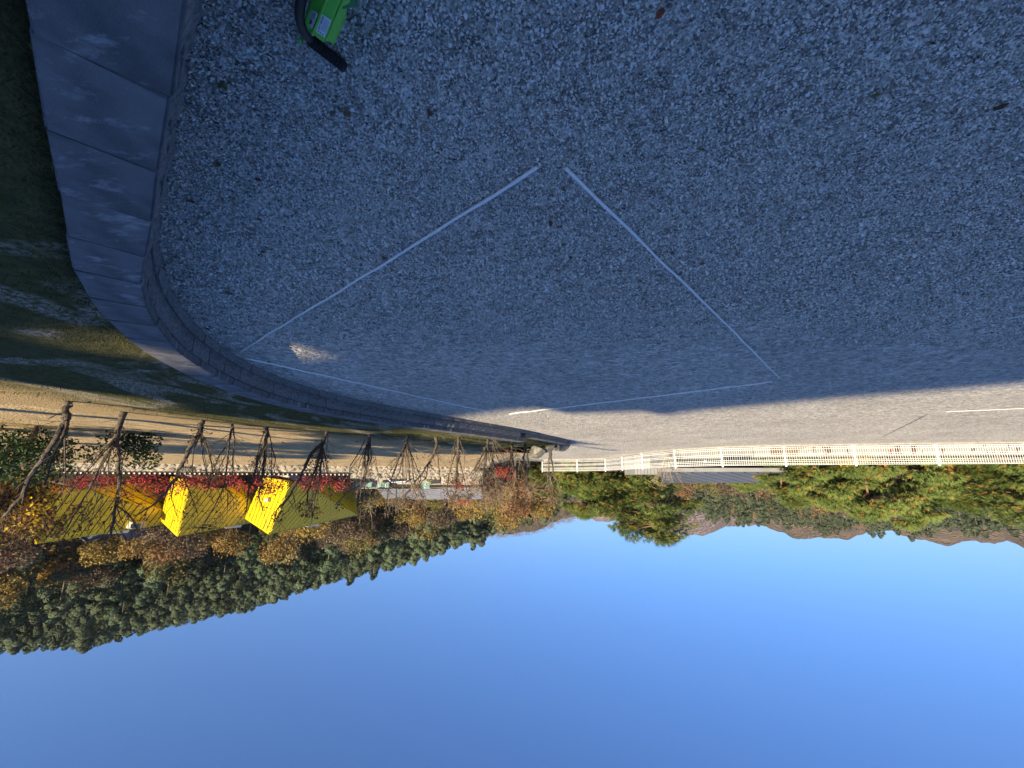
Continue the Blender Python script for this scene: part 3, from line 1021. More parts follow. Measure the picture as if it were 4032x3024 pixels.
# dark lattice vent let into the wall
vp = at(*R1(1625, 998), 0.5)
vt = (vp - Vector((0, 0, HC))).normalized()
tt = (WA - Vector((0, 0, HC))).dot(n_) / vt.dot(n_)
vp = Vector((0, 0, HC)) + vt * tt + n_ * .30
ve = part('vent', MB().box(vp, (.85, .08, .36), ang), M['black'], sw)
lat = MB()
for k in range(9):
    for sg in (-1, 1):
        c = vp + d * (-.4 + k * .1) + n_ * .05
        lat.tube([c + d * (.09 * sg) + Vector((0, 0, .16)), c - d * (.09 * sg) - Vector((0, 0, .16))], .012, 4)
part('lattice', lat, M['house'], ve)

stone_wall(WB, WC, .95, 'rough rubble stone wall without coping at the end of the field', .42, .26, M['mortar'])

# loose boulders banking up the unwalled end of the field
ep = catmull(EDGE, .2)
cnt = 0
for i in range(4, len(ep), 2):
    for row in range(3):
        p = ep[i]
        dd = (ep[min(i + 1, len(ep) - 1)] - ep[i - 1]).normalized()
        q = p + Vector((dd.y, -dd.x, 0)) * (.15 + row * .5 + R.uniform(-.15, .15)) + dd * R.uniform(-.2, .2)
        o = link('boulder', R.choice(bould_m))
        s = R.uniform(.5, 1.0)
        o.location = (q.x, q.y, .08 + row * .17 + R.uniform(-.05, .08)); o.scale = (s, s, s * R.uniform(.6, .85))
        o.rotation_euler = (R.uniform(-.4, .4), R.uniform(-.4, .4), R.uniform(0, 6.28))
        tag(o, 'rough grey boulder in the heap at the open end of the field', 'boulder', 'boulders banking the end of the field')
        cnt += 1
print('boulders', cnt)

# ---------------------------------------------------------------- leaf helpers
def leaf_cloud(mb, c, r, n, size, rg, mi=0, flat=1.0, shell=.35):
    """n small two-triangle leaves spread through an uneven ball"""
    c = Vector(c)
    for _ in range(n):
        while True:
            q = Vector((rg.uniform(-1, 1), rg.uniform(-1, 1), rg.uniform(-1, 1)))
            if .05 < q.length < 1: break
        q = q.normalized() * (q.length ** shell)
        p = c + Vector((q.x * r, q.y * r, q.z * r * flat))
        a_ = Vector((rg.gauss(0, 1), rg.gauss(0, 1), rg.gauss(0, 1))).normalized()
        b_ = a_.orthogonal().normalized()
        b_ = (Matrix.Rotation(rg.uniform(0, 6.28), 3, a_) @ b_)
        e_ = a_.cross(b_)
        s = size * rg.uniform(.6, 1.3)
        m_ = rg.choice(mi) if isinstance(mi, (tuple, list)) else mi
        mb.add([p - b_ * s, p + e_ * s * .55, p + b_ * s, p - e_ * s * .55], [(0, 1, 2, 3)], m_)


# ---------------------------------------------------------------- bare fruit trees along the bank
def tree_traced(label, conv, base, branches, leaves=(), z0=.33, twigs=1.0, shoots=6, pale=False, seed=1, leafmats=('dry_leaf', 'brown_leaf')):
    """branches: (polyline in picture px, start width px, end width px); distance from where the trunk meets the bank"""
    rg = random.Random(seed)
    b0 = gp(*conv(*base), z0)
    Y0 = b0.y
    root = thing('bare_tree', label, 'tree', b0, 'bare pruned trees along the bank')
    trunk, limbs = MB(), []
    px = lambda w_: w_ * .4521 / F * Y0 / CP / 2 * .86
    tips = []
    for bi, (pl, w0, w1) in enumerate(branches):
        n_ = len(pl)
        dep = rg.uniform(-.10, .10) if bi else 0
        pts = []
        for i, (x, y) in enumerate(pl):
            off = dep * i + rg.uniform(-.03, .03) * (i > 0)
            pts.append(at(*conv(x, y), Y0 + off * (1 if bi else .3)))
        # finer, slightly crooked course
        fine = []
        for i in range(len(pts) - 1):
            for k in range(4):
                t = k / 4
                j = Vector((rg.uniform(-1, 1), rg.uniform(-1, 1), rg.uniform(-1, 1))) * px(w0) * .32
                fine.append(pts[i].lerp(pts[i + 1], t) + (j if (i or k) else Vector()))
        fine.append(pts[-1])
        if bi == 0: fine[0] = fine[0] - Vector((0, 0, .12))
        rad = [max(.004, px(w0 + (w1 - w0) * (i / (len(fine) - 1)) ** .8)) * rg.uniform(.88, 1.12) for i in range(len(fine))]
        if bi == 0: rad[0] *= 1.35; rad[1] *= 1.1
        limbs.append(MB().tube(fine, rad, 8))
        for i in range(2, len(fine)):
            tips.append((fine[i], (fine[i] - fine[i - 1]).normalized(), rad[i]))
    part('trunk', limbs[0], M['bark'], root, True)
    # long whippy shoots rising from the crown of the trunk
    hub = limbs[0].v[-4]
    top_ = Vector(hub); hgt = max(Vector(v).z for l in limbs for v in l.v) - top_.z
    for k in range(shoots):
        a_ = rg.uniform(0, 6.283); sp = rg.uniform(.10, .42) * max(.6, hgt)
        s0 = top_ + Vector((0, 0, -rg.uniform(0, .10)))
        e_ = s0 + Vector((math.cos(a_) * sp, math.sin(a_) * sp, hgt * rg.uniform(.45, .95)))
        m1 = s0.lerp(e_, .35) + Vector((rg.uniform(-.07, .07), rg.uniform(-.07, .07), 0))
        m2 = s0.lerp(e_, .7) + Vector((rg.uniform(-.08, .08), rg.uniform(-.08, .08), 0))
        r0 = rg.uniform(.008, .016)
        limbs.append(MB().tube([s0, m1, m2, e_], [r0, r0 * .8, r0 * .6, .004], 5))
        for q0, q1, t_ in ((m1, m2, .5), (m2, e_, .3), (m2, e_, .8), (m1, m2, .9)):
            tips.append((q0.lerp(q1, t_), (q1 - q0).normalized(), r0 * .6))
    for l in limbs[1:]:
        part('branch', l, M['bark'], root, True)
    tw = MB()
    ends = []
    for p, d, r_ in tips * 3:
        if rg.random() < .62 * twigs:
            v = (d + Vector((rg.gauss(0, .6), rg.gauss(0, .6), rg.gauss(0, .45)))).normalized()
            L_ = rg.uniform(.12, .62) * (1.0 if r_ < .03 else .6)
            a_ = p + v * L_ * .5 + Vector((0, 0, rg.uniform(-.03, .03)))
            e_ = p + v * L_ + Vector((rg.uniform(-.06, .06), rg.uniform(-.06, .06), rg.uniform(-.02, .06)))
            q = min(.011, max(.0035, r_ * .32))
            tw.tube([p, a_, e_], [q, q * .75, .003], 4, cap=False)
            ends += [a_, e_]
            if rg.random() < .5:
                v2 = (v + Vector((rg.gauss(0, .7), rg.gauss(0, .7), rg.gauss(0, .5)))).normalized()
                e2 = a_ + v2 * L_ * .6
                tw.tube([a_, e2], [q * .6, .0028], 3, cap=False)
                ends.append(e2)
    if tw.v: tag(part('twigs', tw, M['bark_pale'] if pale else M['bark'], root), kind='stuff')
    if leaves or ends:
        lf = MB()
        for x, y, rr, n_ in leaves:
            c = at(*conv(x, y), Y0)
            leaf_cloud(lf, c, rr * .4521 / F * Y0, n_, .034, rg, (0, 1, 0), .9, .5)
        for e_ in ends:
            if rg.random() < .20: leaf_cloud(lf, e_, .06, 2, .030, rg, (0, 1))
        if lf.v: tag(part('leaves', lf, [M[leafmats[0]], M[leafmats[1]]], root), kind='stuff')
    return root


tree_traced('thick leaning trunk with two limbs, beside the dark evergreen bushes', R1, (590, 395), [([(590, 395), (580, 480), (585, 560)], 62, 58), ([(575, 540), (560, 600), (420, 830), (300, 1000), (180, 1230), (30, 1400)], 56, 28), ([(590, 570), (585, 640), (520, 760), (430, 960), (390, 1130)], 36, 14)], seed=1, twigs=.5, shoots=2)
tree_traced('bare tree whose trunk forks low, one limb rising past the yellow gable', R1, (1085, 490), [([(1085, 490), (1030, 640), (990, 750)], 58, 44), ([(990, 750), (890, 920), (800, 1120), (700, 1300), (580, 1500)], 26, 10), ([(995, 740), (1035, 810), (1030, 950), (1040, 1080), (1010, 1300), (990, 1450), (950, 1570)], 42, 20), ([(1015, 1310), (1120, 1380), (1170, 1460), (1200, 1540)], 18, 8), ([(985, 745), (860, 830), (740, 930), (640, 1060)], 12, 5)], [(1090, 1250, 60, 26), (720, 1330, 60, 30)], seed=2, twigs=.7)
tree_traced('bare tree with one heavy limb swept far over to the side', R1, (1755, 555), [([(1755, 555), (1745, 620), (1735, 690)], 46, 46), ([(1735, 690), (1690, 740), (1590, 920), (1530, 1080), (1440, 1190), (1330, 1310), (1170, 1400)], 50, 12), ([(1755, 680), (1800, 790), (1840, 930), (1850, 1050)], 15, 6), ([(1590, 1050), (1640, 1160), (1680, 1260), (1720, 1370)], 13, 5), ([(1520, 1090), (1490, 1220), (1530, 1370)], 13, 5), ([(1400, 1200), (1290, 1230), (1210, 1300)], 10, 4)], [(1690, 1260, 50, 14)], seed=3, twigs=.8)
tree_traced('slender bare sapling with thin upright stems between two thicker trunks', R1, (2025, 590), [([(2025, 590), (1995, 760), (1980, 950), (1960, 1100), (1900, 1260), (1750, 1510)], 22, 7), ([(2030, 605), (2042, 750), (2030, 900), (2028, 1060)], 15, 9), ([(1990, 770), (1900, 880), (1850, 1050), (1800, 1200)], 13, 5), ([(1980, 840), (1910, 980), (1900, 1070)], 11, 6), ([(1985, 1200), (1980, 1330), (1900, 1420)], 10, 5), ([(1960, 1150), (2010, 1210), (2070, 1270)], 10, 5)], seed=4, twigs=.8)
tree_traced('bare tree with five straight stems spreading from a short trunk', R2, (335, 390), [([(335, 390), (330, 500)], 42, 36), ([(325, 500), (260, 680), (230, 800), (180, 950), (140, 1190)], 26, 9), ([(330, 500), (310, 680), (290, 900), (260, 1000), (300, 1130)], 22, 9), ([(345, 430), (375, 550), (375, 700), (370, 940)], 13, 6), ([(378, 580), (410, 680), (395, 760), (415, 850)], 10, 5), ([(320, 410), (270, 560), (240, 700), (235, 760)], 12, 6), ([(260, 750), (320, 780), (355, 800)], 10, 4)], seed=5, twigs=.8)
tree_traced('bare tree with dry red leaves clustered on its stems', R2, (860, 430), [([(860, 430), (840, 490), (810, 555)], 46, 40), ([(810, 550), (720, 640), (660, 770), (600, 880), (510, 1030), (420, 1130), (390, 1230)], 36, 10), ([(812, 560), (790, 680), (740, 800), (700, 930), (680, 1060)], 23, 14), ([(815, 570), (810, 700), (790, 850), (750, 1030), (730, 1190)], 22, 10), ([(825, 590), (850, 720), (870, 870), (880, 980)], 11, 5), ([(868, 470), (855, 560), (850, 640)], 6, 4)], [(770, 650, 60, 90), (740, 750, 60, 80), (760, 850, 50, 50), (690, 1110, 85, 150), (750, 1150, 60, 60), (430, 1180, 55, 60), (850, 680, 40, 25)], seed=6)
tree_traced('small bare tree with a thin side shoot and pale upper branches', R2, (1230, 455), [([(1230, 455), (1215, 545)], 42, 32), ([(1195, 505), (1130, 630), (1060, 740), (1030, 900)], 11, 6), ([(1205, 550), (1185, 660), (1190, 780), (1170, 900), (1040, 960), (930, 1080)], 18, 9), ([(1218, 545), (1215, 680), (1195, 800), (1180, 950), (1150, 1100)], 24, 7), ([(1232, 530), (1245, 660), (1220, 750), (1195, 830)], 12, 5), ([(1120, 1110), (1240, 1075), (1310, 980)], 12, 7), ([(1180, 930), (1210, 1050), (1235, 1140)], 10, 4)], [(960, 1100, 40, 20)], seed=7, pale=True)
tree_traced('bare tree fanning into many thin upright stems before the rubble wall', R2, (1555, 475), [([(1555, 475), (1550, 555)], 34, 30), ([(1545, 550), (1480, 680), (1430, 820), (1390, 960), (1365, 1130)], 20, 7), ([(1555, 555), (1570, 700), (1575, 850), (1620, 960), (1640, 1010)], 16, 6), ([(1550, 565), (1520, 640), (1490, 800), (1400, 930)], 18, 7), ([(1572, 530), (1630, 610), (1645, 680)], 9, 4), ([(1560, 560), (1600, 700), (1610, 860), (1690, 1010)], 14, 7), ([(1460, 900), (1460, 1080), (1500, 1120)], 11, 5), ([(1520, 640), (1515, 800), (1520, 950), (1530, 1050)], 10, 5)], [(1600, 1060, 60, 40), (1620, 960, 40, 30)], seed=8, twigs=1.1, pale=True)
tree_traced('bare tree with a curved trunk bowing sideways before the rubble wall', R2, (1800, 488), [([(1800, 488), (1815, 550), (1790, 620), (1740, 720), (1650, 850), (1560, 960), (1530, 1050)], 34, 8), ([(1820, 545), (1825, 700), (1850, 900)], 14, 6), ([(1650, 850), (1690, 960), (1700, 1030)], 12, 5), ([(1740, 720), (1720, 840), (1640, 930)], 12, 5), ([(1822, 550), (1860, 600)], 8, 3)], [(1640, 880, 60, 40)], seed=9, twigs=1.1)
tree_traced('bare tree thick with hanging brown leaves and tangled shoots', R2, (2000, 490), [([(2000, 490), (1995, 620), (1990, 800), (1970, 1000)], 36, 14), ([(1985, 495), (1950, 600), (1940, 700)], 9, 4), ([(2012, 505), (2050, 640), (2060, 740)], 10, 4), ([(1990, 600), (1930, 760), (1900, 950), (1940, 1050)], 16, 6), ([(1998, 620), (2030, 760), (2060, 900), (2100, 1040)], 14, 6), ([(1992, 700), (1975, 850), (2030, 1010)], 12, 5)], [(1960, 900, 110, 150), (2040, 880, 100, 120), (1920, 1020, 70, 80), (2060, 1010, 70, 70)], seed=10, twigs=1.5, pale=True)
tree_traced('bare tree with a short trunk standing before the dark boulders', R3, (490, 290), [([(490, 290), (485, 350)], 27, 22), ([(480, 340), (440, 430), (400, 500), (330, 600)], 14, 5), ([(490, 345), (530, 480), (500, 650), (480, 760)], 13, 6), ([(488, 350), (470, 500), (430, 640), (440, 740)], 12, 5), ([(530, 560), (570, 700), (590, 800)], 9, 4)], [(470, 640, 70, 60)], seed=11, twigs=1.6, pale=True)
tree_traced('bushy bare tree of several thin stems from one root', R3, (545, 290), [([(540, 292), (530, 450), (560, 600), (540, 720)], 14, 5), ([(545, 295), (575, 380), (620, 440), (640, 480)], 10, 4), ([(552, 295), (600, 350), (660, 400)], 9, 3), ([(535, 330), (560, 420), (600, 520), (610, 640)], 10, 4)], [], seed=12, twigs=1.5)
tree_traced('bare tree with a straight trunk beside the crimson shrub', R3, (700, 305), [([(700, 305), (690, 420), (680, 560), (600, 680), (520, 760)], 24, 8), ([(702, 400), (710, 560), (660, 700), (580, 790)], 16, 6), ([(705, 330), (740, 420), (770, 470)], 8, 3), ([(690, 560), (700, 650), (690, 760)], 9, 4), ([(640, 640), (590, 740), (600, 820)], 9, 4)], [(690, 720, 50, 30)], seed=13, twigs=1.2, pale=True)
tree_traced('bare tree with three close upright stems near the wall end', R3, (815, 320), [([(815, 320), (800, 450), (810, 560), (850, 740)], 20, 8), ([(822, 335), (840, 460), (830, 650), (845, 740)], 15, 7), ([(795, 430), (780, 560), (810, 720)], 11, 5), ([(800, 470), (830, 600), (870, 740)], 10, 4)], [(860, 750, 30, 14)], seed=14, twigs=.9, pale=True)
tree_traced('bare tree with pinkish dry tufts at the very end of the wall', R3, (1035, 345), [([(1035, 345), (1040, 450), (1060, 560), (1020, 680), (1050, 820)], 24, 9), ([(1030, 370), (1018, 480), (1020, 560), (1005, 690)], 16, 7), ([(1060, 570), (1110, 700), (1120, 755)], 12, 5), ([(1020, 600), (1060, 700), (1050, 780)], 10, 4)], [(1040, 760, 55, 60), (1060, 800, 35, 30), (1020, 740, 40, 30)], z0=.18, seed=15, twigs=.9, pale=True)

# ---------------------------------------------------------------- metal clad roofs, one object for each sheet
def clip(poly, nx, ny, c):                # keep nx*x+ny*y <= c
    out = []
    for (a_, b_) in zip(poly, poly[1:] + poly[:1]):
        da, db = nx * a_[0] + ny * a_[1] - c, nx * b_[0] + ny * b_[1] - c
        if da <= 0: out.append(a_)
        if (da < 0 < db) or (db < 0 < da):
            t = da / (da - db)
            out.append((a_[0] + (b_[0] - a_[0]) * t, a_[1] + (b_[1] - a_[1]) * t))
    return out


def panels(poly, seam, width, root, material, under, outward, gap=.11, th=.05, name='roof_panel'):
    """split a plane polygon into seamed sheets running along seam"""
    P = [Vector(p) for p in poly]
    n_ = (P[1] - P[0]).cross(P[2] - P[0]).normalized()
    if n_.dot(Vector(outward)) < 0: n_ = -n_
    d = Vector(seam); d = (d - n_ * d.dot(n_)).normalized()
    e_ = n_.cross(d)
    q = [((p - P[0]).dot(d), (p - P[0]).dot(e_)) for p in P]
    part('roof_deck', MB().prism(P, -n_ * .10), under, root, fix=True)
    lo, hi = min(b for _, b in q), max(b for _, b in q)
    k = lo
    while k < hi:
        s = clip(clip(q, 0, 1, min(k + width - gap, hi)), 0, -1, -k)
        if len(s) >= 3:
            pl = [P[0] + d * a_ + e_ * b_ + n_ * .004 for a_, b_ in s]
            part(name, MB().prism(pl, n_ * th), material, root, fix=True)
        k += width


# ---------------------------------------------------------------- yellow houses
P3 = at(*R2(355, 1330), 38.0)
pts3 = {'P': P3, 'R': at(*R2(145, 1190), 41.0), 'S': at(*R2(262, 935), 39.0), 'T': at(*R2(492, 985), 34.6),
        'Q': at(*R2(1122, 1165), 48.0), 'V': at(*R2(775, 968), 41.0), 'W': at(*R2(850, 895), 40.0), 'U': at(*R2(1090, 885), 49.5)}


def on_tri(u, v, A, B, C):                 # where a picture point meets a plane
    d = ray(u, v); n_ = (B - A).cross(C - A)
    o_ = Vector((0, 0, HC))
    return o_ + d * ((A - o_).dot(n_) / d.dot(n_))


pts3['S'] = on_tri(*R2(262, 935), pts3['P'], pts3['R'], pts3['T'])
pts3['V'] = on_tri(*R2(775, 968), pts3['P'], pts3['T'], pts3['Q'])
pts3['W'] = on_tri(*R2(850, 895), pts3['Q'], pts3['V'], pts3['U'])
rel = {k: v - P3 for k, v in pts3.items()}


def yellow_house(Pw, label, box=None):
    g0 = .5
    root = thing('house', label, 'house', (Pw.x, Pw.y, g0), 'yellow metal clad houses behind the stone wall')
    p = {k: Pw + v for k, v in rel.items()}
    low = lambda v, by: v + by
    # planes carried on down below what the hedge hides
    dn_r = (p['S'] - p['R']) * .55 + (p['T'] - p['P']) * .0
    S2_, T2_ = p['S'] + (p['S'] - p['R']) * .35, p['T'] + (p['T'] - p['P']) * .30
    V2_ = p['V'] + (p['V'] - p['Q']) * .12
    out_r = Vector((.7, -.7, .3)); out_o = Vector((-.6, -.6, .4)); out_l = Vector((-.9, .1, .2))
    panels([p['P'], p['R'], S2_, T2_], (T2_ - p['P']), .50, root, M['yroof'], M['yunder'], out_r)
    seam_o = (p['V'] - p['P']) * .55 + (p['T'] - p['P']) * .45
    panels([p['P'], T2_, V2_, p['Q']], seam_o, .50, root, M['yroof'], M['yunder'], out_o)
    W2_ = p['W']; U2_ = p['U']
    panels([p['Q'], V2_, W2_, U2_], (V2_ - p['Q']) * .7 + (U2_ - p['Q']) * .3, .50, root, M['yroof'], M['yunder'], out_l)
    part('verge', MB().tube([p['R'], p['P']], .09, 5), M['yroof'], root)
    part('ridge', MB().tube([p['P'], p['Q']], .07, 5), M['yroof'], root)
    # body and far side of the roof
    back = Vector((7.5, 5.5, 0)); zb_ = g0
    Bk = [p['R'] + Vector((3.0, 3.5, -1.2)), p['U'] + Vector((6.0, 2.0, .4))]
    part('far_roof', MB().add([p['P'], p['R'], Bk[0], Bk[1], p['Q']], [(0, 1, 2, 3, 4)]), M['yunder'], root)
    base = [T2_ + Vector((.6, .9, 0)), S2_ + Vector((-.1, .8, 0)), Bk[0] - Vector((.5, .2, 0)), Bk[1] - Vector((.5, 0, 0)), U2_ + Vector((.9, 0, 0)), V2_ + Vector((1.1, .2, 0))]
    mb = MB()
    n_ = len(base)
    vs = [Vector((b.x, b.y, zb_ - .6)) for b in base] + [Vector((b.x, b.y, min(b.z, 3.2) - .25)) for b in base]
    mb.add(vs, [(i, (i + 1) % n_, n_ + (i + 1) % n_, n_ + i) for i in range(n_)] + [tuple(range(n_, 2 * n_))])
    part('wall', mb, M['house'], root, fix=True)
    # white dormer strip on the ridge
    c = p['P'].lerp(p['Q'], .42)
    dr = (p['Q'] - p['P']).normalized()
    a_ = math.atan2(dr.y, dr.x)
    part('skylight', MB().prism([c + dr * (-1.2) + Vector((.25, .15, -.25)), c + dr * 1.4 + Vector((.25, .15, -.25)), c + dr * 1.1 + Vector((.25, .15, .32)), c + dr * -.2 + Vector((.25, .15, .20))], (.8, .5, 0)), M['white'], root, fix=True)
    if box:
        q = p['S'].lerp(p['T'], box) + Vector((-.3, -.25, .8))
        part('vent_box', MB().box(q, (.5, .35, .3), .5), M['house'], root)
    return root


yellow_house(P3, 'yellow seamed metal house beside the rubble wall, a white vent box on its bright gable', .35)
yellow_house(at(*R6(1290, 385), 36.4), 'yellow seamed metal house standing between the two other yellow houses')
yellow_house(at(*R6(265, 440), 32.2), 'yellow seamed metal house partly behind the yellow leaved tree')

# slate gables and a white dormer beyond the yellow houses
sg = thing('house', 'slate grey house with two pointed gables beyond the yellow houses', 'house', at(700 * .5425, 1900, 39))
for (x0, x1, xp, y0, yp) in ((500, 800, 640, 330, 415), (860, 1000, 925, 325, 412)):
    a_, b_, c_ = at(*R6(x0, y0), 38), at(*R6(x1, y0), 39), at(*R6(xp, yp), 38.5)
    dn = Vector((0, 0, -3.2))
    part('gable', MB().prism([a_ + dn, b_ + dn, b_, c_, a_], (2.5, 5.0, 0)), M['slate'], sg, fix=True)
    part('roof', MB().prism([a_ + Vector((-.1, -.15, .05)), c_ + Vector((0, -.15, .12)), c_ + Vector((2.6, 5.0, .12)), a_ + Vector((2.5, 5.0, .05))], (0, 0, .10)), M['groof'], sg, fix=True)
q = at(*R6(985, 305), 37)
dm = part('dormer', MB().box(q, (1.2, .9, .55), .5), M['house'], sg)
for k in (-.3, .3):
    part('window', MB().box(q + Vector((-.55 + k * .5, -.62 - k * .25, .05)), (.3, .06, .35), -.62), M['glass'], dm)

# low house with pale grey roof past the rubble wall
lh = thing('house', 'low house with pale grey seamed roof and teal windows past the rubble wall', 'house', at(1640, 1930, 44))
e0, e1 = at(1385, 1925, 43.5), at(1900, 1925, 45.0)
f0, f1 = at(1520, 1957, 47.5), at(1900, 1964, 49)
panels([e0 + Vector((-2.6, 0, 0)), e1, f1, f0], (f0 - e0) + Vector((-2.5, 0, 0)), .75, lh, M['lgroof'], M['gunder'], (0, -.5, 1), gap=.07)
part('fascia', MB().tube([e0 + Vector((0, -.05, -.08)), e1 + Vector((0, -.05, -.08))], .07, 4), M['lgroof'], lh)
zl = 0.3
part('wall', MB().prism([Vector((e0.x, e0.y + .5, zl)), Vector((e1.x, e1.y + .5, zl)), Vector((e1.x, e1.y + .5, e1.z - .15)), Vector((e0.x, e0.y + .5, e0.z - .15))], (0, 5, 0)), M['house'], lh, fix=True)
for u0, u1 in ((1393, 1415), (1428, 1462), (1488, 1500), (1508, 1530), (1660, 1690)):
    a_, b_ = at(u0, 1902, 43.8), at(u1, 1922, 43.8)
    wf = part('window', MB().box((a_ + b_) / 2, (abs(b_.x - a_.x) + .1, .12, abs(b_.z - a_.z) + .12)), M['lgroof'], lh)
    part('pane', MB().box((a_ + b_) / 2 + Vector((0, -.05, 0)), (abs(b_.x - a_.x), .08, abs(b_.z - a_.z))), M['teal'], wf)
    part('glazing_bar', MB().box((a_ + b_) / 2 + Vector((0, -.10, 0)), (.05, .03, abs(b_.z - a_.z))), M['white'], wf)

# car parked behind the rubble wall, reflected sky painted in as body blue
cp = at(1578, 1895, 39.0)
car = thing('car', 'car with reflected blue sky painted on its rounded body parked behind the rubble wall', 'car', (cp.x, cp.y, .25))
prof_ = [(-2.0, .25), (-2.05, .75), (-1.7, .95), (-1.15, 1.0), (-.65, 1.48), (.55, 1.55), (1.15, 1.05), (1.95, .9), (2.05, .3)]
body = MB()
for sx, inset in ((-.82, 0), (.82, 0)):
    pass
vs = []
for y_, sc in ((-.85, .96), (-.6, 1.0), (.6, 1.0), (.85, .96)):
    vs += [(cp.x + x * (1 if abs(y_) < .7 else .985), cp.y + y_, .25 + .15 + z * (sc if z > 1 else 1)) for x, z in prof_]
n_ = len(prof_)
fs = []
for k in range(3):
    for i in range(n_):
        j = (i + 1) % n_
        fs.append((k * n_ + i, k * n_ + j, (k + 1) * n_ + j, (k + 1) * n_ + i))
fs += [tuple(range(n_)), tuple(range(3 * n_, 4 * n_))]
bo = part('body', MB().add(vs, fs), M['blue'], car, True, fix=True)
zc = .40
part('side_window', MB().add([(cp.x - .95, cp.y - .87, zc + 1.02), (cp.x - .55, cp.y - .87, zc + 1.36), (cp.x + .5, cp.y - .87, zc + 1.4), (cp.x + .95, cp.y - .87, zc + 1.05)], [(0, 1, 2, 3)]), M['glass'], car)
part('roof_trim', MB().tube([(cp.x - 1.15, cp.y - .86, zc + 1.0), (cp.x - .65, cp.y - .86, zc + 1.43), (cp.x + .55, cp.y - .86, zc + 1.5), (cp.x + 1.15, cp.y - .86, zc + 1.03)], .04, 5), M['white'], car)
for wx_ in (-1.25, 1.25):
    for wy_ in (-.8, .8):
        wh = part('wheel', MB().tube([(cp.x + wx_, cp.y + wy_ - .1, .55), (cp.x + wx_, cp.y + wy_ + .1, .55)], .31, 16), M['black'], car)
        part('rim', MB().tube([(cp.x + wx_, cp.y + wy_ - .112, .55), (cp.x + wx_, cp.y + wy_ + .112, .55)], .19, 12), M['lgroof'], wh)

# ---------------------------------------------------------------- red hedge and shrubs
rg = random.Random(21)
hd = MB()
dW = (WB - WA); LW = dW.length; dW.normalize()
nW = Vector((-dW.y, dW.x, 0))
if nW.y < 0: nW = -nW
k = 3.0
hedge = thing('hedge', 'long red leaved creeper hedge spilling over behind the tiled stone wall', 'hedge', (WA + WB) / 2)
while k < LW * .985:
    c = WA + dW * k + nW * rg.uniform(.7, 1.1) + Vector((0, 0, rg.uniform(.95, 1.75)))
    if math.sin(k * 1.7) + math.sin(k * .63 + 1) + rg.uniform(-.8, .8) > -1.0:
        leaf_cloud(hd, c + Vector((0, 0, .22 * math.sin(k * .9))), rg.uniform(.34, .62), 100, .07, rg, (0, 0, 0, 1) if rg.random() < .7 else (1, 1, 0), 1.0, .4)
    k += .19
part('foliage', hd, [M['redivy'], M['darkivy']], hedge)
st = MB()
for k in range(0, int(LW), 2):
    c = WA + dW * (k + .5) + nW * .9
    st.tube([c - Vector((0, 0, .4)), c + Vector((rg.uniform(-.2, .2), 0, .9))], [.04, .02], 5)
part('stems', st, M['bark'], hedge)


def shrub(c, r, label, mats, n=700, size=.06, name='shrub', flat=.8, stem=True, group=None, mi=None, lumps=9, cat='shrub'):
    rg = random.Random(int(abs(c[0]) * 31 + abs(c[1]) * 17))
    c = Vector(c)
    root = thing(name, label, cat, c, group)
    mb = MB()
    for k in range(lumps):
        q = c + Vector((rg.uniform(-.75, .75) * r, rg.uniform(-.75, .75) * r, r * flat * rg.uniform(.35, 1.4)))
        leaf_cloud(mb, q, r * rg.uniform(.35, .55), n // lumps, size, rg, mi if mi is not None else tuple(range(len(mats))), .85, .5)
    part('foliage', mb, mats, root)
    if stem:
        sm = MB()
        for k in range(5):
            sm.tube([c - Vector((0, 0, .15)), c + Vector((rg.uniform(-.3, .3) * r, rg.uniform(-.3, .3) * r, r * flat * .7)), c + Vector((rg.uniform(-.7, .7) * r, rg.uniform(-.7, .7) * r, r * flat * 1.35))], [.04, .025, .01], 5)
        part('stems', sm, M['bark'], root)
    return root


shrub((12.6, 11.0, .2), 1.15, 'dark evergreen bush beside the thick leaning trunk', [M['shrub']], 2600, .055)
shrub((14.6, 11.6, .2), 1.3, 'dark evergreen bush under the yellow leaved tree', [M['shrub']], 2600, .055)
shrub((11.6, 12.6, .2), .85, 'small dark evergreen bush at the edge of the straw field', [M['shrub']], 1500, .05)
# yellow leaved small tree
yt = thing('yellow_leaved_tree', 'small tree with yellow and dark brown leaves above the evergreen bushes', 'tree', (17.1, 14.4, .2))
rg = random.Random(33)
tr = MB(); lf = MB()
b0 = Vector((17.1, 14.4, .1))
for k in range(9):
    e_ = b0 + Vector((rg.uniform(-1.3, 1.3), rg.uniform(-1, 1), rg.uniform(2.2, 4.0)))
    m_ = b0.lerp(e_, .5) + Vector((rg.uniform(-.2, .2), 0, .2))
    tr.tube([b0, m_, e_], [.07, .045, .015], 6)
    for j in range(5):
        q = m_.lerp(e_, rg.random()) + Vector((rg.uniform(-.6, .6), rg.uniform(-.5, .5), rg.uniform(-.5, .4)))
        leaf_cloud(lf, q, .48, 90, .068, rg, (0, 0, 1, 1, 2), .9, .6)
part('trunk', tr, M['bark'], yt, True)
part('crown', lf, [M['yellow_leaf'], M['brown_leaf'], M['dry_leaf']], yt)

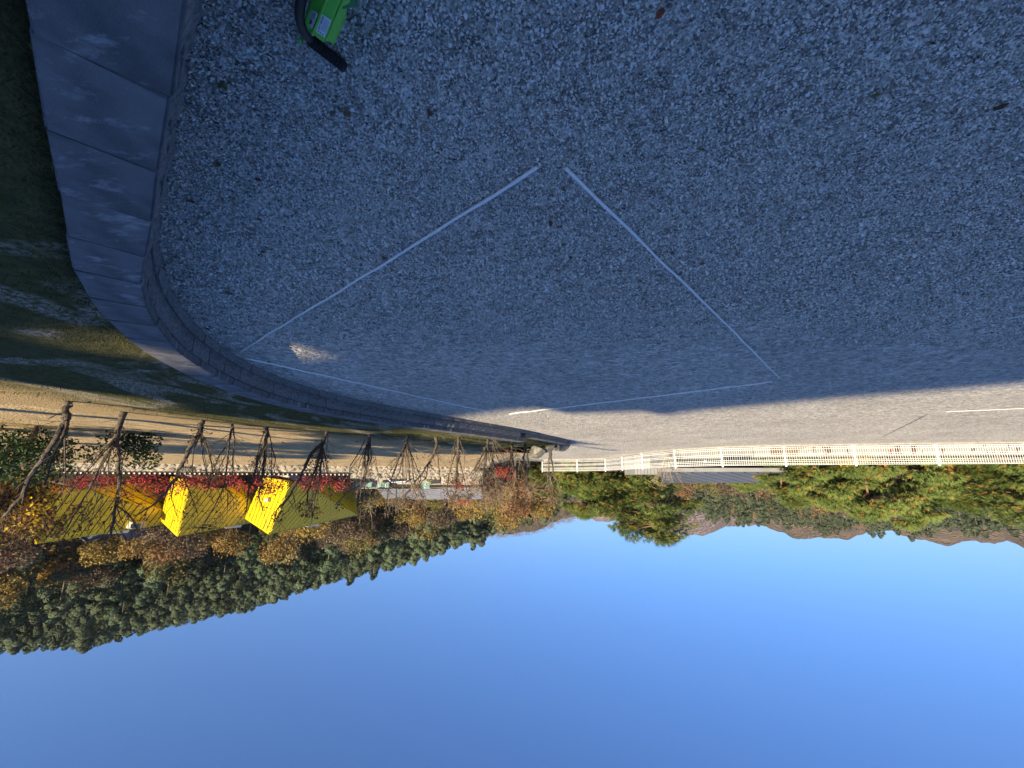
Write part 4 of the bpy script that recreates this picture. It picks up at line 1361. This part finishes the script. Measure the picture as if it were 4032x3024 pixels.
shrub(at(1990, 1872, 37) - Vector((0, 0, .9)), .95, 'crimson leaved shrub past the end of the rubble wall', [M['crimson']], 1500, .07)
shrub(at(1905, 1925, 41) - Vector((0, 0, 1.2)), 1.5, 'thin taupe brush with bare twigs behind the boulders', [M['taupe'], M['russet']], 1300, .07)
shrub(at(1790, 1905, 39) - Vector((0, 0, .8)), .9, 'magenta flowering bush behind the rubble wall', [M['redivy'], M['shrub']], 900, .06)
shrub(at(1690, 1890, 38) - Vector((0, 0, .6)), .6, 'small green bush behind the rubble wall near the parked car', [M['needle']], 700, .05)
shrub(at(3360, 1835, 25.5) - Vector((0, 0, 1.0)), .75, 'golden yellow bush just behind the white lettered wall', [M['gold'], M['yellow_leaf']], 1300, .06)
shrub(at(3440, 1838, 26) - Vector((0, 0, 1.0)), .7, 'orange tinted bush just behind the white lettered wall', [M['gold'], M['russet'], M['yellow_leaf']], 1100, .06)

# ---------------------------------------------------------------- pines
def tuft(mb, p, up, s, rg, mi):
    for k in range(9):
        a_ = rg.uniform(0, 6.283); t = rg.uniform(.15, .95)
        o1 = up.orthogonal().normalized(); o2 = up.cross(o1)
        d = (up * math.cos(t) + (o1 * math.cos(a_) + o2 * math.sin(a_)) * math.sin(t)).normalized()
        w_ = d.orthogonal().normalized() * s * .075
        mb.add([p - w_, p + w_, p + d * s * rg.uniform(.75, 1.2)], [(0, 1, 2)], mi)


def pine_meshes(seed, H, Rx, crown0, fork, pads=46, per=165, s=.29):
    """a red pine standing on the origin: crooked forked trunk, limbs, flat pads of needles"""
    rg = random.Random(seed)
    trunk = MB(); lim = MB(); cr = MB()
    top = Vector((rg.uniform(-.5, .5), rg.uniform(-.5, .5), H * .9))
    f = Vector((rg.uniform(-.2, .2), rg.uniform(-.2, .2), H * fork))
    trunk.tube([(0, 0, -.4), f * .5 + Vector((.12, 0, 0)), f], [.24, .20, .17], 9)
    stems = []
    for sg in (-1, 1):
        e_ = Vector((sg * Rx * .38 + rg.uniform(-.3, .3), rg.uniform(-.6, .6), H * .88))
        m_ = f.lerp(e_, .45) + Vector((sg * .55, 0, -.1))
        lim.tube([f - Vector((0, 0, .1)), m_, e_], [.15, .10, .04], 7)
        stems.append((f, m_, e_))
    for k in range(pads):
        a_ = rg.uniform(0, 6.283); rr = math.sqrt(rg.random())
        zz = crown0 + (H - crown0) * rg.random()
        env = math.sqrt(max(.08, 1 - ((zz - (crown0 + (H - crown0) * .35)) / ((H - crown0) * .68)) ** 2))
        c = Vector((math.cos(a_) * rr * Rx * env, math.sin(a_) * rr * Rx * env * .85, zz + rg.uniform(-.2, .2)))
        st_ = min(stems, key=lambda q: (q[1] - c).length)
        anchor = st_[1].lerp(st_[2], min(1, max(0, (zz - st_[1].z) / max(.1, st_[2].z - st_[1].z)))) if zz > st_[1].z else st_[1]
        lim.tube([anchor, anchor.lerp(c, .55) + Vector((0, 0, -.15)), c - Vector((0, 0, .12))], [.055, .035, .015], 5)
        pr = rg.uniform(.55, 1.05) * Rx / 3.2
        for j in range(per):
            q = Vector((rg.gauss(0, .5), rg.gauss(0, .5), 0))
            if q.length > 1.15: q = q.normalized() * 1.15
            z_ = .62 * (1 - q.length_squared * .6) * rg.uniform(-.5, 1)
            p = c + Vector((q.x * pr, q.y * pr, z_ * pr))
            up = Vector((q.x * .7 + rg.gauss(0, .35), q.y * .7 + rg.gauss(0, .35), .55 + rg.gauss(0, .4))).normalized()
            old = rg.random() < (.22 if z_ < 0 else .03)
            tuft(cr, p, up, s * rg.uniform(.8, 1.25), rg, 1 if old else 0)
    return (trunk.mesh('trunk', M['pine_bark'], True), lim.mesh('limbs', M['pine_bark'], True), cr.mesh('crown', [M['needle'], M['needle_old']]))


PV = [pine_meshes(1, 7.6, 3.4, 2.9, .34), pine_meshes(2, 6.6, 3.0, 2.4, .30), pine_meshes(5, 8.4, 3.6, 3.0, .36), pine_meshes(8, 9.4, 3.0, 7.0, .55, 22, 60, .4)]  # last one has a raised crown, shaped to shade the field


def pine(loc, var, label, s=1.0, rz=0.0, sx=1.0, group='red pines beyond the fence'):
    root = thing('pine_tree', label, 'tree', loc, group, rz)
    root.scale = (s * sx, s, s)
    for me_ in PV[var]:
        link(me_.name, me_, root)
    return root


def pine_at(u, Y, vtop, var, label, H, **kw):
    t = at(u, vtop, Y)
    z0 = -3.4
    s = (t.z - z0) / H
    return pine((t.x, t.y, z0), var, label, s, **kw)


pine_at(2545, 38, 2135, 0, 'tall spreading red pine with browned needles rising against the sky beyond the fence bend', 7.9, rz=1.3, sx=1.15)
pine_at(2330, 42, 2030, 1, 'shorter red pine at the far end of the mesh fence', 6.9, rz=2.0)
pine_at(2170, 46, 1955, 1, 'low rounded pine past the far kerb beside the last bare tree', 6.9, rz=4.0)
pine_at(3520, 27, 2085, 2, 'large red pine with a forked trunk right behind the white lettered wall', 8.8, rz=.1, sx=1.1)
pine_at(3170, 31, 1985, 1, 'bushy red pine beside the dark grey seamed roof', 6.9, rz=1.0, sx=1.1)
pine_at(3290, 28.5, 1995, 0, 'red pine with golden inner needles between two larger pines', 7.9, rz=3.3)
pine_at(3760, 28, 2000, 1, 'red pine partly hiding the orange roofed house', 6.9, rz=5.0)
pine_at(4060, 25, 2075, 0, 'red pine at the far end of the white lettered wall', 7.9, rz=1.6)
pine_at(4250, 23, 2050, 2, 'red pine past the end of the fence run', 8.8, rz=2.6)
pine_at(2960, 37, 1925, 1, 'small pine peeping over the dark grey seamed roof', 6.9, rz=2.2)
# unseen pines added off to the side, high crowns shaped to shade the field
for c, s, v_ in ((13.4, -11.0, 3), (18.0, -12.6, 3), (22.5, -13, 3)):
    p = cs(c, s)
    pine((p.x, p.y, .2), v_, 'unseen red pine added off to the side to shade the straw field', 1.0, c, group='unseen red pines shading the straw field')

# ---------------------------------------------------------------- buildings beyond the fence
dl = (Vector((-27.4, 18.8, 0)) - Vector((-10.96, 21.95, 0))).normalized()
wl0 = Vector((-13.9, 24.0, 0)); wl1 = wl0 + dl * 24
nl = Vector((dl.y, -dl.x, 0))
if nl.y > 0: nl = -nl
lw = thing('lettered_wall', 'white plastered wall with big dark brown lettering behind the mesh fence', 'wall', (wl0 + wl1) / 2 + Vector((0, 0, -3.4)))
ztop = .36
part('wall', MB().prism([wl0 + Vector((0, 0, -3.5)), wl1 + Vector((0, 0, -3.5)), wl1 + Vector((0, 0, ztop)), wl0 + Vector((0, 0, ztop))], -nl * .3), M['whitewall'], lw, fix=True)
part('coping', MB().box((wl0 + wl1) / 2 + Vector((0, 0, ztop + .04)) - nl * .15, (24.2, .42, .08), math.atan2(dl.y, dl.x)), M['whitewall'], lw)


def on_wall(u, v):
    d = ray(u, v)
    t = (wl0 - Vector((0, 0, HC))).dot(nl) / d.dot(nl)
    return Vector((0, 0, HC)) + d * t + nl * .012


def stroke(pl, m='lettering', name='lettering'):
    part(name, MB().prism([on_wall(*p) for p in pl], nl * .01), M[m], lw, fix=True)


ZA = lambda x, y: (3000 + x * .2351, 1720 + y * .2351)
ZB = lambda x, y: (3500 + x * .2405, 1700 + y * .2405)
# brown panel, grey oblong and folded arrow-like character, then long upright strokes
stroke([ZA(x, y) for x, y in ((140, 60), (850, 60), (760, 175), (600, 235), (590, 330), (420, 330), (140, 330))], 'taupe', 'painted_panel')
for P_ in (((755, 240), (890, 225), (890, 330), (770, 330)), ((920, 235), (1000, 240), (1020, 360), (920, 330))):
    stroke([ZA(*p) for p in P_], 'lgroof', 'painted_panel')
for P_ in (((990, 100), (1070, 100), (1160, 200), (1160, 260), (1080, 300), (1150, 320), (1080, 385), (960, 385), (1010, 320), (1090, 255), (1010, 200)), ((845, 100), (900, 100), (880, 290), (850, 290)), ((1415, 210), (1440, 210), (1495, 375), (1470, 375))):
    stroke([ZA(*p) for p in P_])
for P_ in (((90, 170), (180, 170), (175, 470), (110, 470)), ((355, 170), (450, 170), (430, 470), (385, 470)), ((850, 280), (905, 280), (905, 450), (860, 450)), ((1520, 210), (1560, 165), (1640, 165), (1620, 195), (1560, 250)), ((1690, 205), (1760, 165), (1860, 165), (1930, 205), (1890, 205), (1800, 180), (1730, 210)), ((1930, 165), (1965, 165), (1980, 260), (1945, 260)),
           ((1345, 270), (1420, 270), (1410, 300), (1350, 330)), ((1590, 310), (1620, 310), (1610, 460), (1580, 460)), ((1690, 330), (1720, 300), (1760, 460), (1720, 460)), ((1820, 310), (1860, 310), (1850, 460), (1815, 460)), ((1900, 300), (1930, 300), (1935, 450), (1905, 450)), ((2070, 260), (2140, 260), (2130, 340), (2080, 340)), ((2000, 380), (2030, 380), (2120, 450), (2060, 450)), ((200, 330), (260, 420), (230, 430), (180, 350)), ((540, 310), (555, 310), (555, 460), (535, 460))):
    stroke([ZB(*p) for p in P_])
stroke([ZB(*p) for p in ((0, 290), (60, 290), (50, 370), (0, 370))], 'red_mark')

# long low house with dark seamed roof
gh = thing('house', 'long low house with dark grey seamed roof and white lower wall beyond the fence', 'house', (-13.5, 31.5, -3.4))
ev0, ev1 = at(2590, 1859, 30.5), at(3160, 1859, 31.0)
rd0, rd1 = at(2610, 1897, 34.0), at(3180, 1898, 34.5)
panels([ev0, ev1, rd1, rd0], (rd1 - ev1) + Vector((-1.9, 0, 0)), .56, gh, M['groof'], M['gunder'], (0, -.5, 1), gap=.06)
part('ridge_cap', MB().tube([rd0, rd1], .08, 5), M['groof'], gh)
part('gutter', MB().prism([ev0 + Vector((0, -.1, -.30)), ev1 + Vector((0, -.1, -.30)), ev1 + Vector((0, -.1, -.02)), ev0 + Vector((0, -.1, -.02))], (0, .12, 0)), M['lgroof'], gh, fix=True)
part('dark_front', MB().prism([Vector((ev0.x, ev0.y + .3, -3.4)), Vector((ev1.x, ev1.y + .3, -3.4)), ev1 + Vector((0, .3, -.32)), ev0 + Vector((0, .3, -.32))], (0, 4.5, 0)), M['gunder'], gh, fix=True)
# white lower front, set a step ahead of the dark upper windows
for (u0, u1, v0, v1, Y_) in ((2530, 2625, 1765, 1800, 28.4), (2680, 2845, 1770, 1795, 28.3), (2845, 3032, 1762, 1790, 27.6), (2722, 2846, 1797, 1805, 28.6)):
    a_, b_ = at(u0, v0, Y_), at(u1, v1, Y_)
    bottom = -3.5 if v1 - v0 > 12 else min(a_.z, b_.z)
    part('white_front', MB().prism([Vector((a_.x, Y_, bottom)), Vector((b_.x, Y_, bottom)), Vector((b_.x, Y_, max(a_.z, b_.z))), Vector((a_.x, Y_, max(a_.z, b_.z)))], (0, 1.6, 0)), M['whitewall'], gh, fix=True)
for k in range(9):
    p = ev0.lerp(ev1, (k + .5) / 9) + Vector((0, .24, -.95))
    part('window', MB().box(p, (.95, .08, .8)), M['glass'], gh)
lamp = part('wall_lamp', MB().tube([at(2776, 1816, 30.2) + Vector((0, 0, -.08)), at(2776, 1816, 30.2), at(2776, 1816, 30.2) + Vector((0, 0, .08))], [.05, .10, .05], 8), M['white'], gh)
# pale grey gable wall to its side
a_ = at(2500, 1845, 32); b_ = at(2620, 1868, 32)
pg = thing('shed', 'pale grey ribbed shed wall beside the bare shrub beyond the fence', 'shed', (a_.x, 32, -3.4))
part('wall', MB().prism([Vector((a_.x, 32, -3.4)), Vector((b_.x, 32, -3.4)), Vector((b_.x, 32, b_.z)), Vector((a_.x, 32, b_.z))], (0, 3, 0)), M['lgroof'], pg, fix=True)
for k in range(9):
    part('rib', MB().box(Vector((a_.x + (b_.x - a_.x) * (k + .5) / 9, 31.98, -1)), (.05, .06, 2 * (b_.z + 1))), M['lgroof'], pg)

# orange roofed house glimpsed between the pines
oh = at(3850, 1955, 60)
orr = thing('house', 'white house with an orange roof glimpsed between the pines', 'house', (oh.x, oh.y, -3.4))
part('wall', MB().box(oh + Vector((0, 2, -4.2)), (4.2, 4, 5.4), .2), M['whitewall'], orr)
mb = MB()
L3, W3 = 2.6, 2.6
pv = [oh + Vector((x, y, z)) for x, y, z in ((-L3, -.4, -1.5), (L3, -.4, -1.5), (L3, 4.4, -1.5), (-L3, 4.4, -1.5), (-1.2, 2, .35), (1.2, 2, .35))]
mb.add(pv, [(0, 1, 5, 4), (2, 3, 4, 5), (0, 4, 3), (1, 2, 5), (0, 3, 2, 1)])
rf = part('roof', mb, M['russet'], orr, fix=True)
part('chimney', MB().box(oh + Vector((-.6, 1.6, .6)), (.4, .4, .7)), M['whitewall'], rf)
for k in (-1, 0, 1):
    part('window', MB().box(oh + Vector((k * 1.1, -.08, -2.6)), (.6, .12, .8), .2), M['glass'], orr)

# bare twiggy shrub in front of the dark roof
rg = random.Random(40)
bs_ = thing('bare_shrub', 'leafless twiggy shrub with arching pale twigs before the dark grey roof', 'shrub', at(2650, 1845, 28))
b0 = at(2630, 1830, 28) - Vector((0, 0, .8)); tw = MB()
for k in range(16):
    a_ = rg.uniform(0, 6.28); sp = rg.uniform(.5, 1.7)
    e_ = b0 + Vector((math.cos(a_) * sp, math.sin(a_) * sp * .6, rg.uniform(1.4, 2.6)))
    m_ = b0.lerp(e_, .55) + Vector((0, 0, .35))
    tw.tube([b0, b0.lerp(m_, .5), m_, e_], [.022, .018, .013, .006], 4)
    for j in range(5):
        q = m_.lerp(e_, rg.random())
        tw.tube([q, q + Vector((rg.uniform(-.5, .5), rg.uniform(-.3, .3), rg.uniform(-.3, .35)))], [.009, .004], 3)
part('twigs', tw, M['bark_pale'], bs_)

# ---------------------------------------------------------------- woods
def conifer_mesh(seed, H, Rr, n, name='conifer', lod=1.0):
    """billowing crown of short drooping sprays round a straight trunk"""
    rg = random.Random(seed)
    mb = MB()
    mb.tube([(0, 0, -1), (0, 0, H * .5), (0, 0, H * .97)], [.16, .11, .02], 5, 1, cap=False)
    lob = [rg.uniform(.75, 1.25) for _ in range(7)]
    nc = 46
    for c in range(nc):                    # billows of foliage on a rounded cone
        t = ((c + rg.random()) / nc) ** .85
        z = H * (.20 + .78 * t)
        a_ = rg.uniform(0, 6.283)
        env = Rr * (1 - t ** 1.5) ** .75 * lob[int(a_ / 6.2832 * 7) % 7] + .1
        out = Vector((math.cos(a_), math.sin(a_), 0))
        ctr = out * env * rg.uniform(.55, .95) + Vector((0, 0, z))
        br = (.42 + .55 * (1 - t)) * rg.uniform(.8, 1.25)
        for _ in range(max(3, n // nc)):
            q = Vector((rg.gauss(0, 1), rg.gauss(0, 1), rg.gauss(0, 1))).normalized()
            if q.dot(out) < -.35: q = -q
            p = ctr + Vector((q.x * br, q.y * br, q.z * br * .7 - .15 * br))
            nn = (q + out * .3 + Vector((rg.gauss(0, .3), rg.gauss(0, .3), .35 + rg.gauss(0, .3)))).normalized()
            e1 = nn.orthogonal().normalized(); e1 = Matrix.Rotation(rg.uniform(0, 6.28), 3, nn) @ e1
            e2 = nn.cross(e1); s = .125 * rg.uniform(.6, 1.4) * lod
            mb.add([p - e1 * s * 1.3, p + e2 * s * .6, p + e1 * s * 1.3, p - e2 * s * .6], [(0, 1, 2, 3)], 0)
    return mb


def broad_mesh(seed, H, Rr, n, name, lsz=.25):
    rg = random.Random(seed)
    mb = MB()
    mb.tube([(0, 0, -1), (rg.uniform(-.2, .2), 0, H * .35), (rg.uniform(-.3, .3), 0, H * .8)], [.13, .10, .03], 5, 1, cap=False)
    for k in range(9):
        a_ = rg.uniform(0, 6.28)
        z = H * rg.uniform(.35, .7)
        mb.tube([(0, 0, z * .75), (math.cos(a_) * Rr * .7, math.sin(a_) * Rr * .7, z + H * .2)], [.05, .015], 4, 1, cap=False)
    for k in range(12):
        a_ = rg.uniform(0, 6.28); rr = Rr * math.sqrt(rg.random()) * .75
        c = (math.cos(a_) * rr, math.sin(a_) * rr, H * rg.uniform(.38, .92))
        leaf_cloud(mb, c, Rr * rg.uniform(.32, .55), n // 12, lsz, rg, 0, .85, .55)
    return mb


CON = [conifer_mesh(s, h, r_, 4200).mesh('conifer', [M['conifer'], M['ctrunk']]) for s, h, r_ in ((1, 10.5, 2.5), (2, 9.5, 2.8), (3, 11.5, 2.4), (4, 8.6, 2.7), (5, 10.0, 3.0))]
BRO = {c: [broad_mesh(50 + 7 * i + k, h, r_, 1900, c, .115).mesh('broadleaf', [M[c], M['ctrunk']]) for k, (h, r_) in enumerate(((6.0, 2.2), (4.6, 2.0)))] for i, c in enumerate(('gold', 'olive', 'russet', 'taupe', 'crimson'))}

rg = random.Random(77)
trees = []


def scatter(H, a0, a1, ra, rb, sp, jit=.42):
    r = ra
    S, r0, r1, base, off = H
    while r < rb:
        st = sp / r
        a_ = a0 + rg.random() * st
        while a_ < a1:
            aa, rr = a_ + rg.uniform(-jit, jit) * st, r + rg.uniform(-jit, jit) * sp
            yield Vector((rr * math.sin(aa), rr * math.cos(aa), hill_z(S, aa, rr, r0, r1, base, off))), aa, rr
            a_ += st
        r += sp * .9


PH = [(p.x, p.y) for p in (P3, at(*R6(1290, 385), 36.4), at(*R6(265, 440), 32.2))]
cands = [(p, a_, r) for p, a_, r in scatter(H1, AZ(2230), AZ(-90), 69, 176, 3.7)]
cands.sort(key=lambda q: q[2])
ncon = 0; rest = []
for p, a_, r in cands:
    if ncon < 300:
        o = link('conifer', CON[rg.randrange(5)])
        o.location = p - Vector((0, 0, .3)); s = rg.uniform(.62, .98)
        o.scale = (s * rg.uniform(.9, 1.1), s * rg.uniform(.9, 1.1), s); o.rotation_euler = (0, 0, rg.uniform(0, 6.28))
        tag(o, 'dark green conifer in the dense wood on the hillside behind the yellow houses', 'tree', 'conifers on the wooded hill')
        ncon += 1
    else: rest.append(p)
rest += [p for p, a_, r in scatter(H1, AZ(-90), 1.85, 66, 172, 6.2)]
print('conifers', ncon, 'rest', len(rest))


def joined(name, spots, protos, mats, label, group_kind='stuff', smin=.8, smax=1.2):
    arrs = []
    for pm in protos:
        co = np.array(pm.v); arrs.append((co, pm.f, pm.m))
    V, Fc, Mi = [], [], []
    off = 0
    for p in spots:
        co, fs, mi = arrs[rg.randrange(len(arrs))]
        s = rg.uniform(smin, smax); a_ = rg.uniform(0, 6.28)
        c_, s_2 = math.cos(a_) * s, math.sin(a_) * s
        q = np.stack([co[:, 0] * c_ - co[:, 1] * s_2 + p.x, co[:, 0] * s_2 + co[:, 1] * c_ + p.y, co[:, 2] * s + p.z - .3], 1)
        V.append(q)
        Fc += [tuple(i + off for i in f) for f in fs]; Mi += mi
        off += len(co)
    me = bpy.data.meshes.new(name)
    me.from_pydata(np.concatenate(V).tolist(), [], Fc)
    for m_ in mats: me.materials.append(m_)
    me.polygons.foreach_set('material_index', Mi); me.update()
    return tag(link(name, me), label, 'trees', kind=group_kind)


low = [conifer_mesh(60 + s, h, r_, 330, lod=2.9) for s, h, r_ in ((1, 10.5, 2.5), (2, 9.5, 2.8), (3, 11.5, 2.4))]
mids = [conifer_mesh(70 + s, h, r_, 430, lod=2.3) for s, h, r_ in ((1, 10.0, 2.7), (2, 9.5, 2.9), (3, 10.5, 2.6))]
if rest: joined('conifer_wood', rest, mids, [M['conifer'], M['ctrunk']], 'far conifers closing the wooded hill up to its crest', smin=.74, smax=.95)
# left wood: a far mass of conifers and autumn trees
spots = [p for p, a_, r in scatter(H3, AZ(4300), AZ(2280), 118, 262, 6.2) if rg.random() < .82]
nc = [p for p in spots if rg.random() < .62]
nb = [p for p in spots if p not in nc]
joined('far_wood', nc, low, [M['conifer'], M['ctrunk']], 'distant mixed conifer wood on the rise beyond the pines', smin=.75, smax=1.15)
lowb = {c: [broad_mesh(90 + i, 6.0, 2.4, 150, c)] for i, c in enumerate(('russet', 'gold', 'taupe'))}
sh = {c: [] for c in lowb}
for p in nb: sh[rg.choice(('russet', 'taupe', 'taupe', 'gold'))].append(p)
for c, L_ in sh.items():
    joined('far_autumn_wood', L_, lowb[c], [M[c], M['ctrunk']], {'russet': 'distant russet brown', 'gold': 'distant golden', 'taupe': 'distant grey brown'}[c] + ' autumn trees among the far conifers', smin=.9, smax=1.4)
# middle hill: far crowns on its slope
mid = [p for p, a_, r in scatter(H2, AZ(2450), AZ(1500), 270, 440, 8.0)]
joined('middle_wood', mid, [broad_mesh(95, 7.0, 3.0, 110, 'taupe')], [M['taupe'], M['ctrunk']], 'bare grey brown woodland on the middle hill', smin=.7, smax=1.1)

# autumn trees along the foot of the wooded hill
nb_ = 0
for p, a_, r in scatter(H1, AZ(2160), AZ(-60), 49, 69, 4.2):
    if rg.random() < .12 or (AZ(600) < a_ < AZ(200) and r < 62): continue
    c = rg.choice(('gold', 'gold', 'olive', 'russet', 'taupe', 'taupe'))
    o = link('broadleaf', BRO[c][rg.randrange(2)])
    o.location = p - Vector((0, 0, .2)); s = rg.uniform(.8, 1.25)
    o.scale = (s, s, s * rg.uniform(.85, 1.1)); o.rotation_euler = (0, 0, rg.uniform(0, 6.28))
    tag(o, {'gold': 'golden leaved', 'olive': 'olive green leaved', 'russet': 'russet leaved', 'taupe': 'thin grey brown'}[c] + ' tree at the foot of the wooded hill', 'tree', c + ' trees at the foot of the hill')
    nb_ += 1
# shrubs and small trees around the low house and beyond the fence
for u, v, Y, c, s, lab in ((1500, 1990, 52, 'gold', .9, 'golden tree right behind the pale grey roof'), (1720, 1985, 53, 'olive', .8, 'olive tree right behind the pale grey roof'), (1330, 1985, 50, 'russet', .8, 'russet tree between the yellow house and the pale grey roof'),
                           (1840, 1990, 50, 'crimson', .6, 'red leaved tree behind the low house'), (2110, 1960, 60, 'gold', .8, 'golden tree behind the far kerb'), (2700, 1960, 58, 'russet', .8, 'russet tree behind the dark grey roof'), (2850, 1955, 60, 'taupe', 1.0, 'grey brown tree behind the dark grey roof'), (2780, 1945, 52, 'olive', .7, 'olive tree right behind the dark grey roof'), (3420, 1995, 75, 'russet', 1.1, 'russet tree behind the large forked pine')):
    t = at(u, v, Y)
    o = link('broadleaf', BRO[c][0])
    o.location = (t.x, t.y, t.z - 6.0 * s); o.scale = (s, s, s); o.rotation_euler = (0, 0, rg.uniform(0, 6.28))
    tag(o, lab, 'tree')
print('broadleaf', nb_)

# ---------------------------------------------------------------- unseen tall house behind, shaped to shade the yard
T20 = math.tan(ELEV)
S0 = -45.0
sh_ = thing('house', 'unseen tall pale house behind the yard, shaped to keep the near gravel in shade', 'house', cs(0, S0 - 4, 0))
K = lambda c, k: cs(c, S0, k - T20 * S0)
thick = (cs(0, S0 - .4) - cs(0, S0))


def shade_facade(pl, name='shade_facade'):
    part(name, MB().prism([K(c, k) for c, k in pl], thick), M['palehouse'], sh_, fix=True)


gz = T20 * S0 - .2                         # ground level in this frame
shade_facade([(-32, gz), (5.34, gz), (5.34, 3.49), (3.5, 3.79), (3.43, 4.17), (2.54, 4.05), (-.4, 4.08), (-3, 4.18), (-32, 4.3)])  # top outline shaped to the shade edge on the gravel
shade_facade([(5.34, gz), (6.15, gz), (6.15, .52), (5.34, .60)])
shade_facade([(5.34, 1.12), (6.15, 1.02), (6.15, 2.99), (5.34, 3.1)], 'light_slot_top')  # slot left below it, added to let a sunlit patch through
shade_facade([(6.15, gz), (9.2, gz), (9.2, 1.2), (10.4, 1.4), (10.4, 3.1), (7.7, 3.02), (6.15, 2.99)])  # overhanging end shaped to shade the lawn
body = [cs(-31.5, S0 - .4), cs(8.8, S0 - .4), cs(8.8, S0 - 9), cs(-31.5, S0 - 9)]
part('body', MB().prism([p + Vector((0, 0, -.1)) for p in body], (0, 0, 16.0)), M['palehouse'], sh_, fix=True)
for k in range(8):
    c = -28 + k * 4.2
    for zz in (1.6, 4.6, 7.6, 10.6, 13.6):
        p = cs(c, S0 + .03, zz)
        part('window', MB().box(p, (1.6, .1, 1.3), math.atan2(.6, .8)), M['glass'], sh_)

# ---------------------------------------------------------------- thin morning haze over the whole place
hz = MB().box((0, 0, 92.7), (3500, 3500, 194.6))
m = bpy.data.materials.new('haze')
m.use_nodes = True
m.node_tree.nodes.remove(m.node_tree.nodes['Principled BSDF'])
vol = m.node_tree.nodes.new('ShaderNodeVolumePrincipled')
vol.inputs['Color'].default_value = (.86, .91, 1, 1)
vol.inputs['Density'].default_value = .00013
vol.inputs['Anisotropy'].default_value = .0
m.node_tree.links.new(vol.outputs[0], m.node_tree.nodes['Material Output'].inputs['Volume'])
tag(hz.build('haze', m), 'thin pale haze in the air over the whole valley', 'haze', kind='stuff')
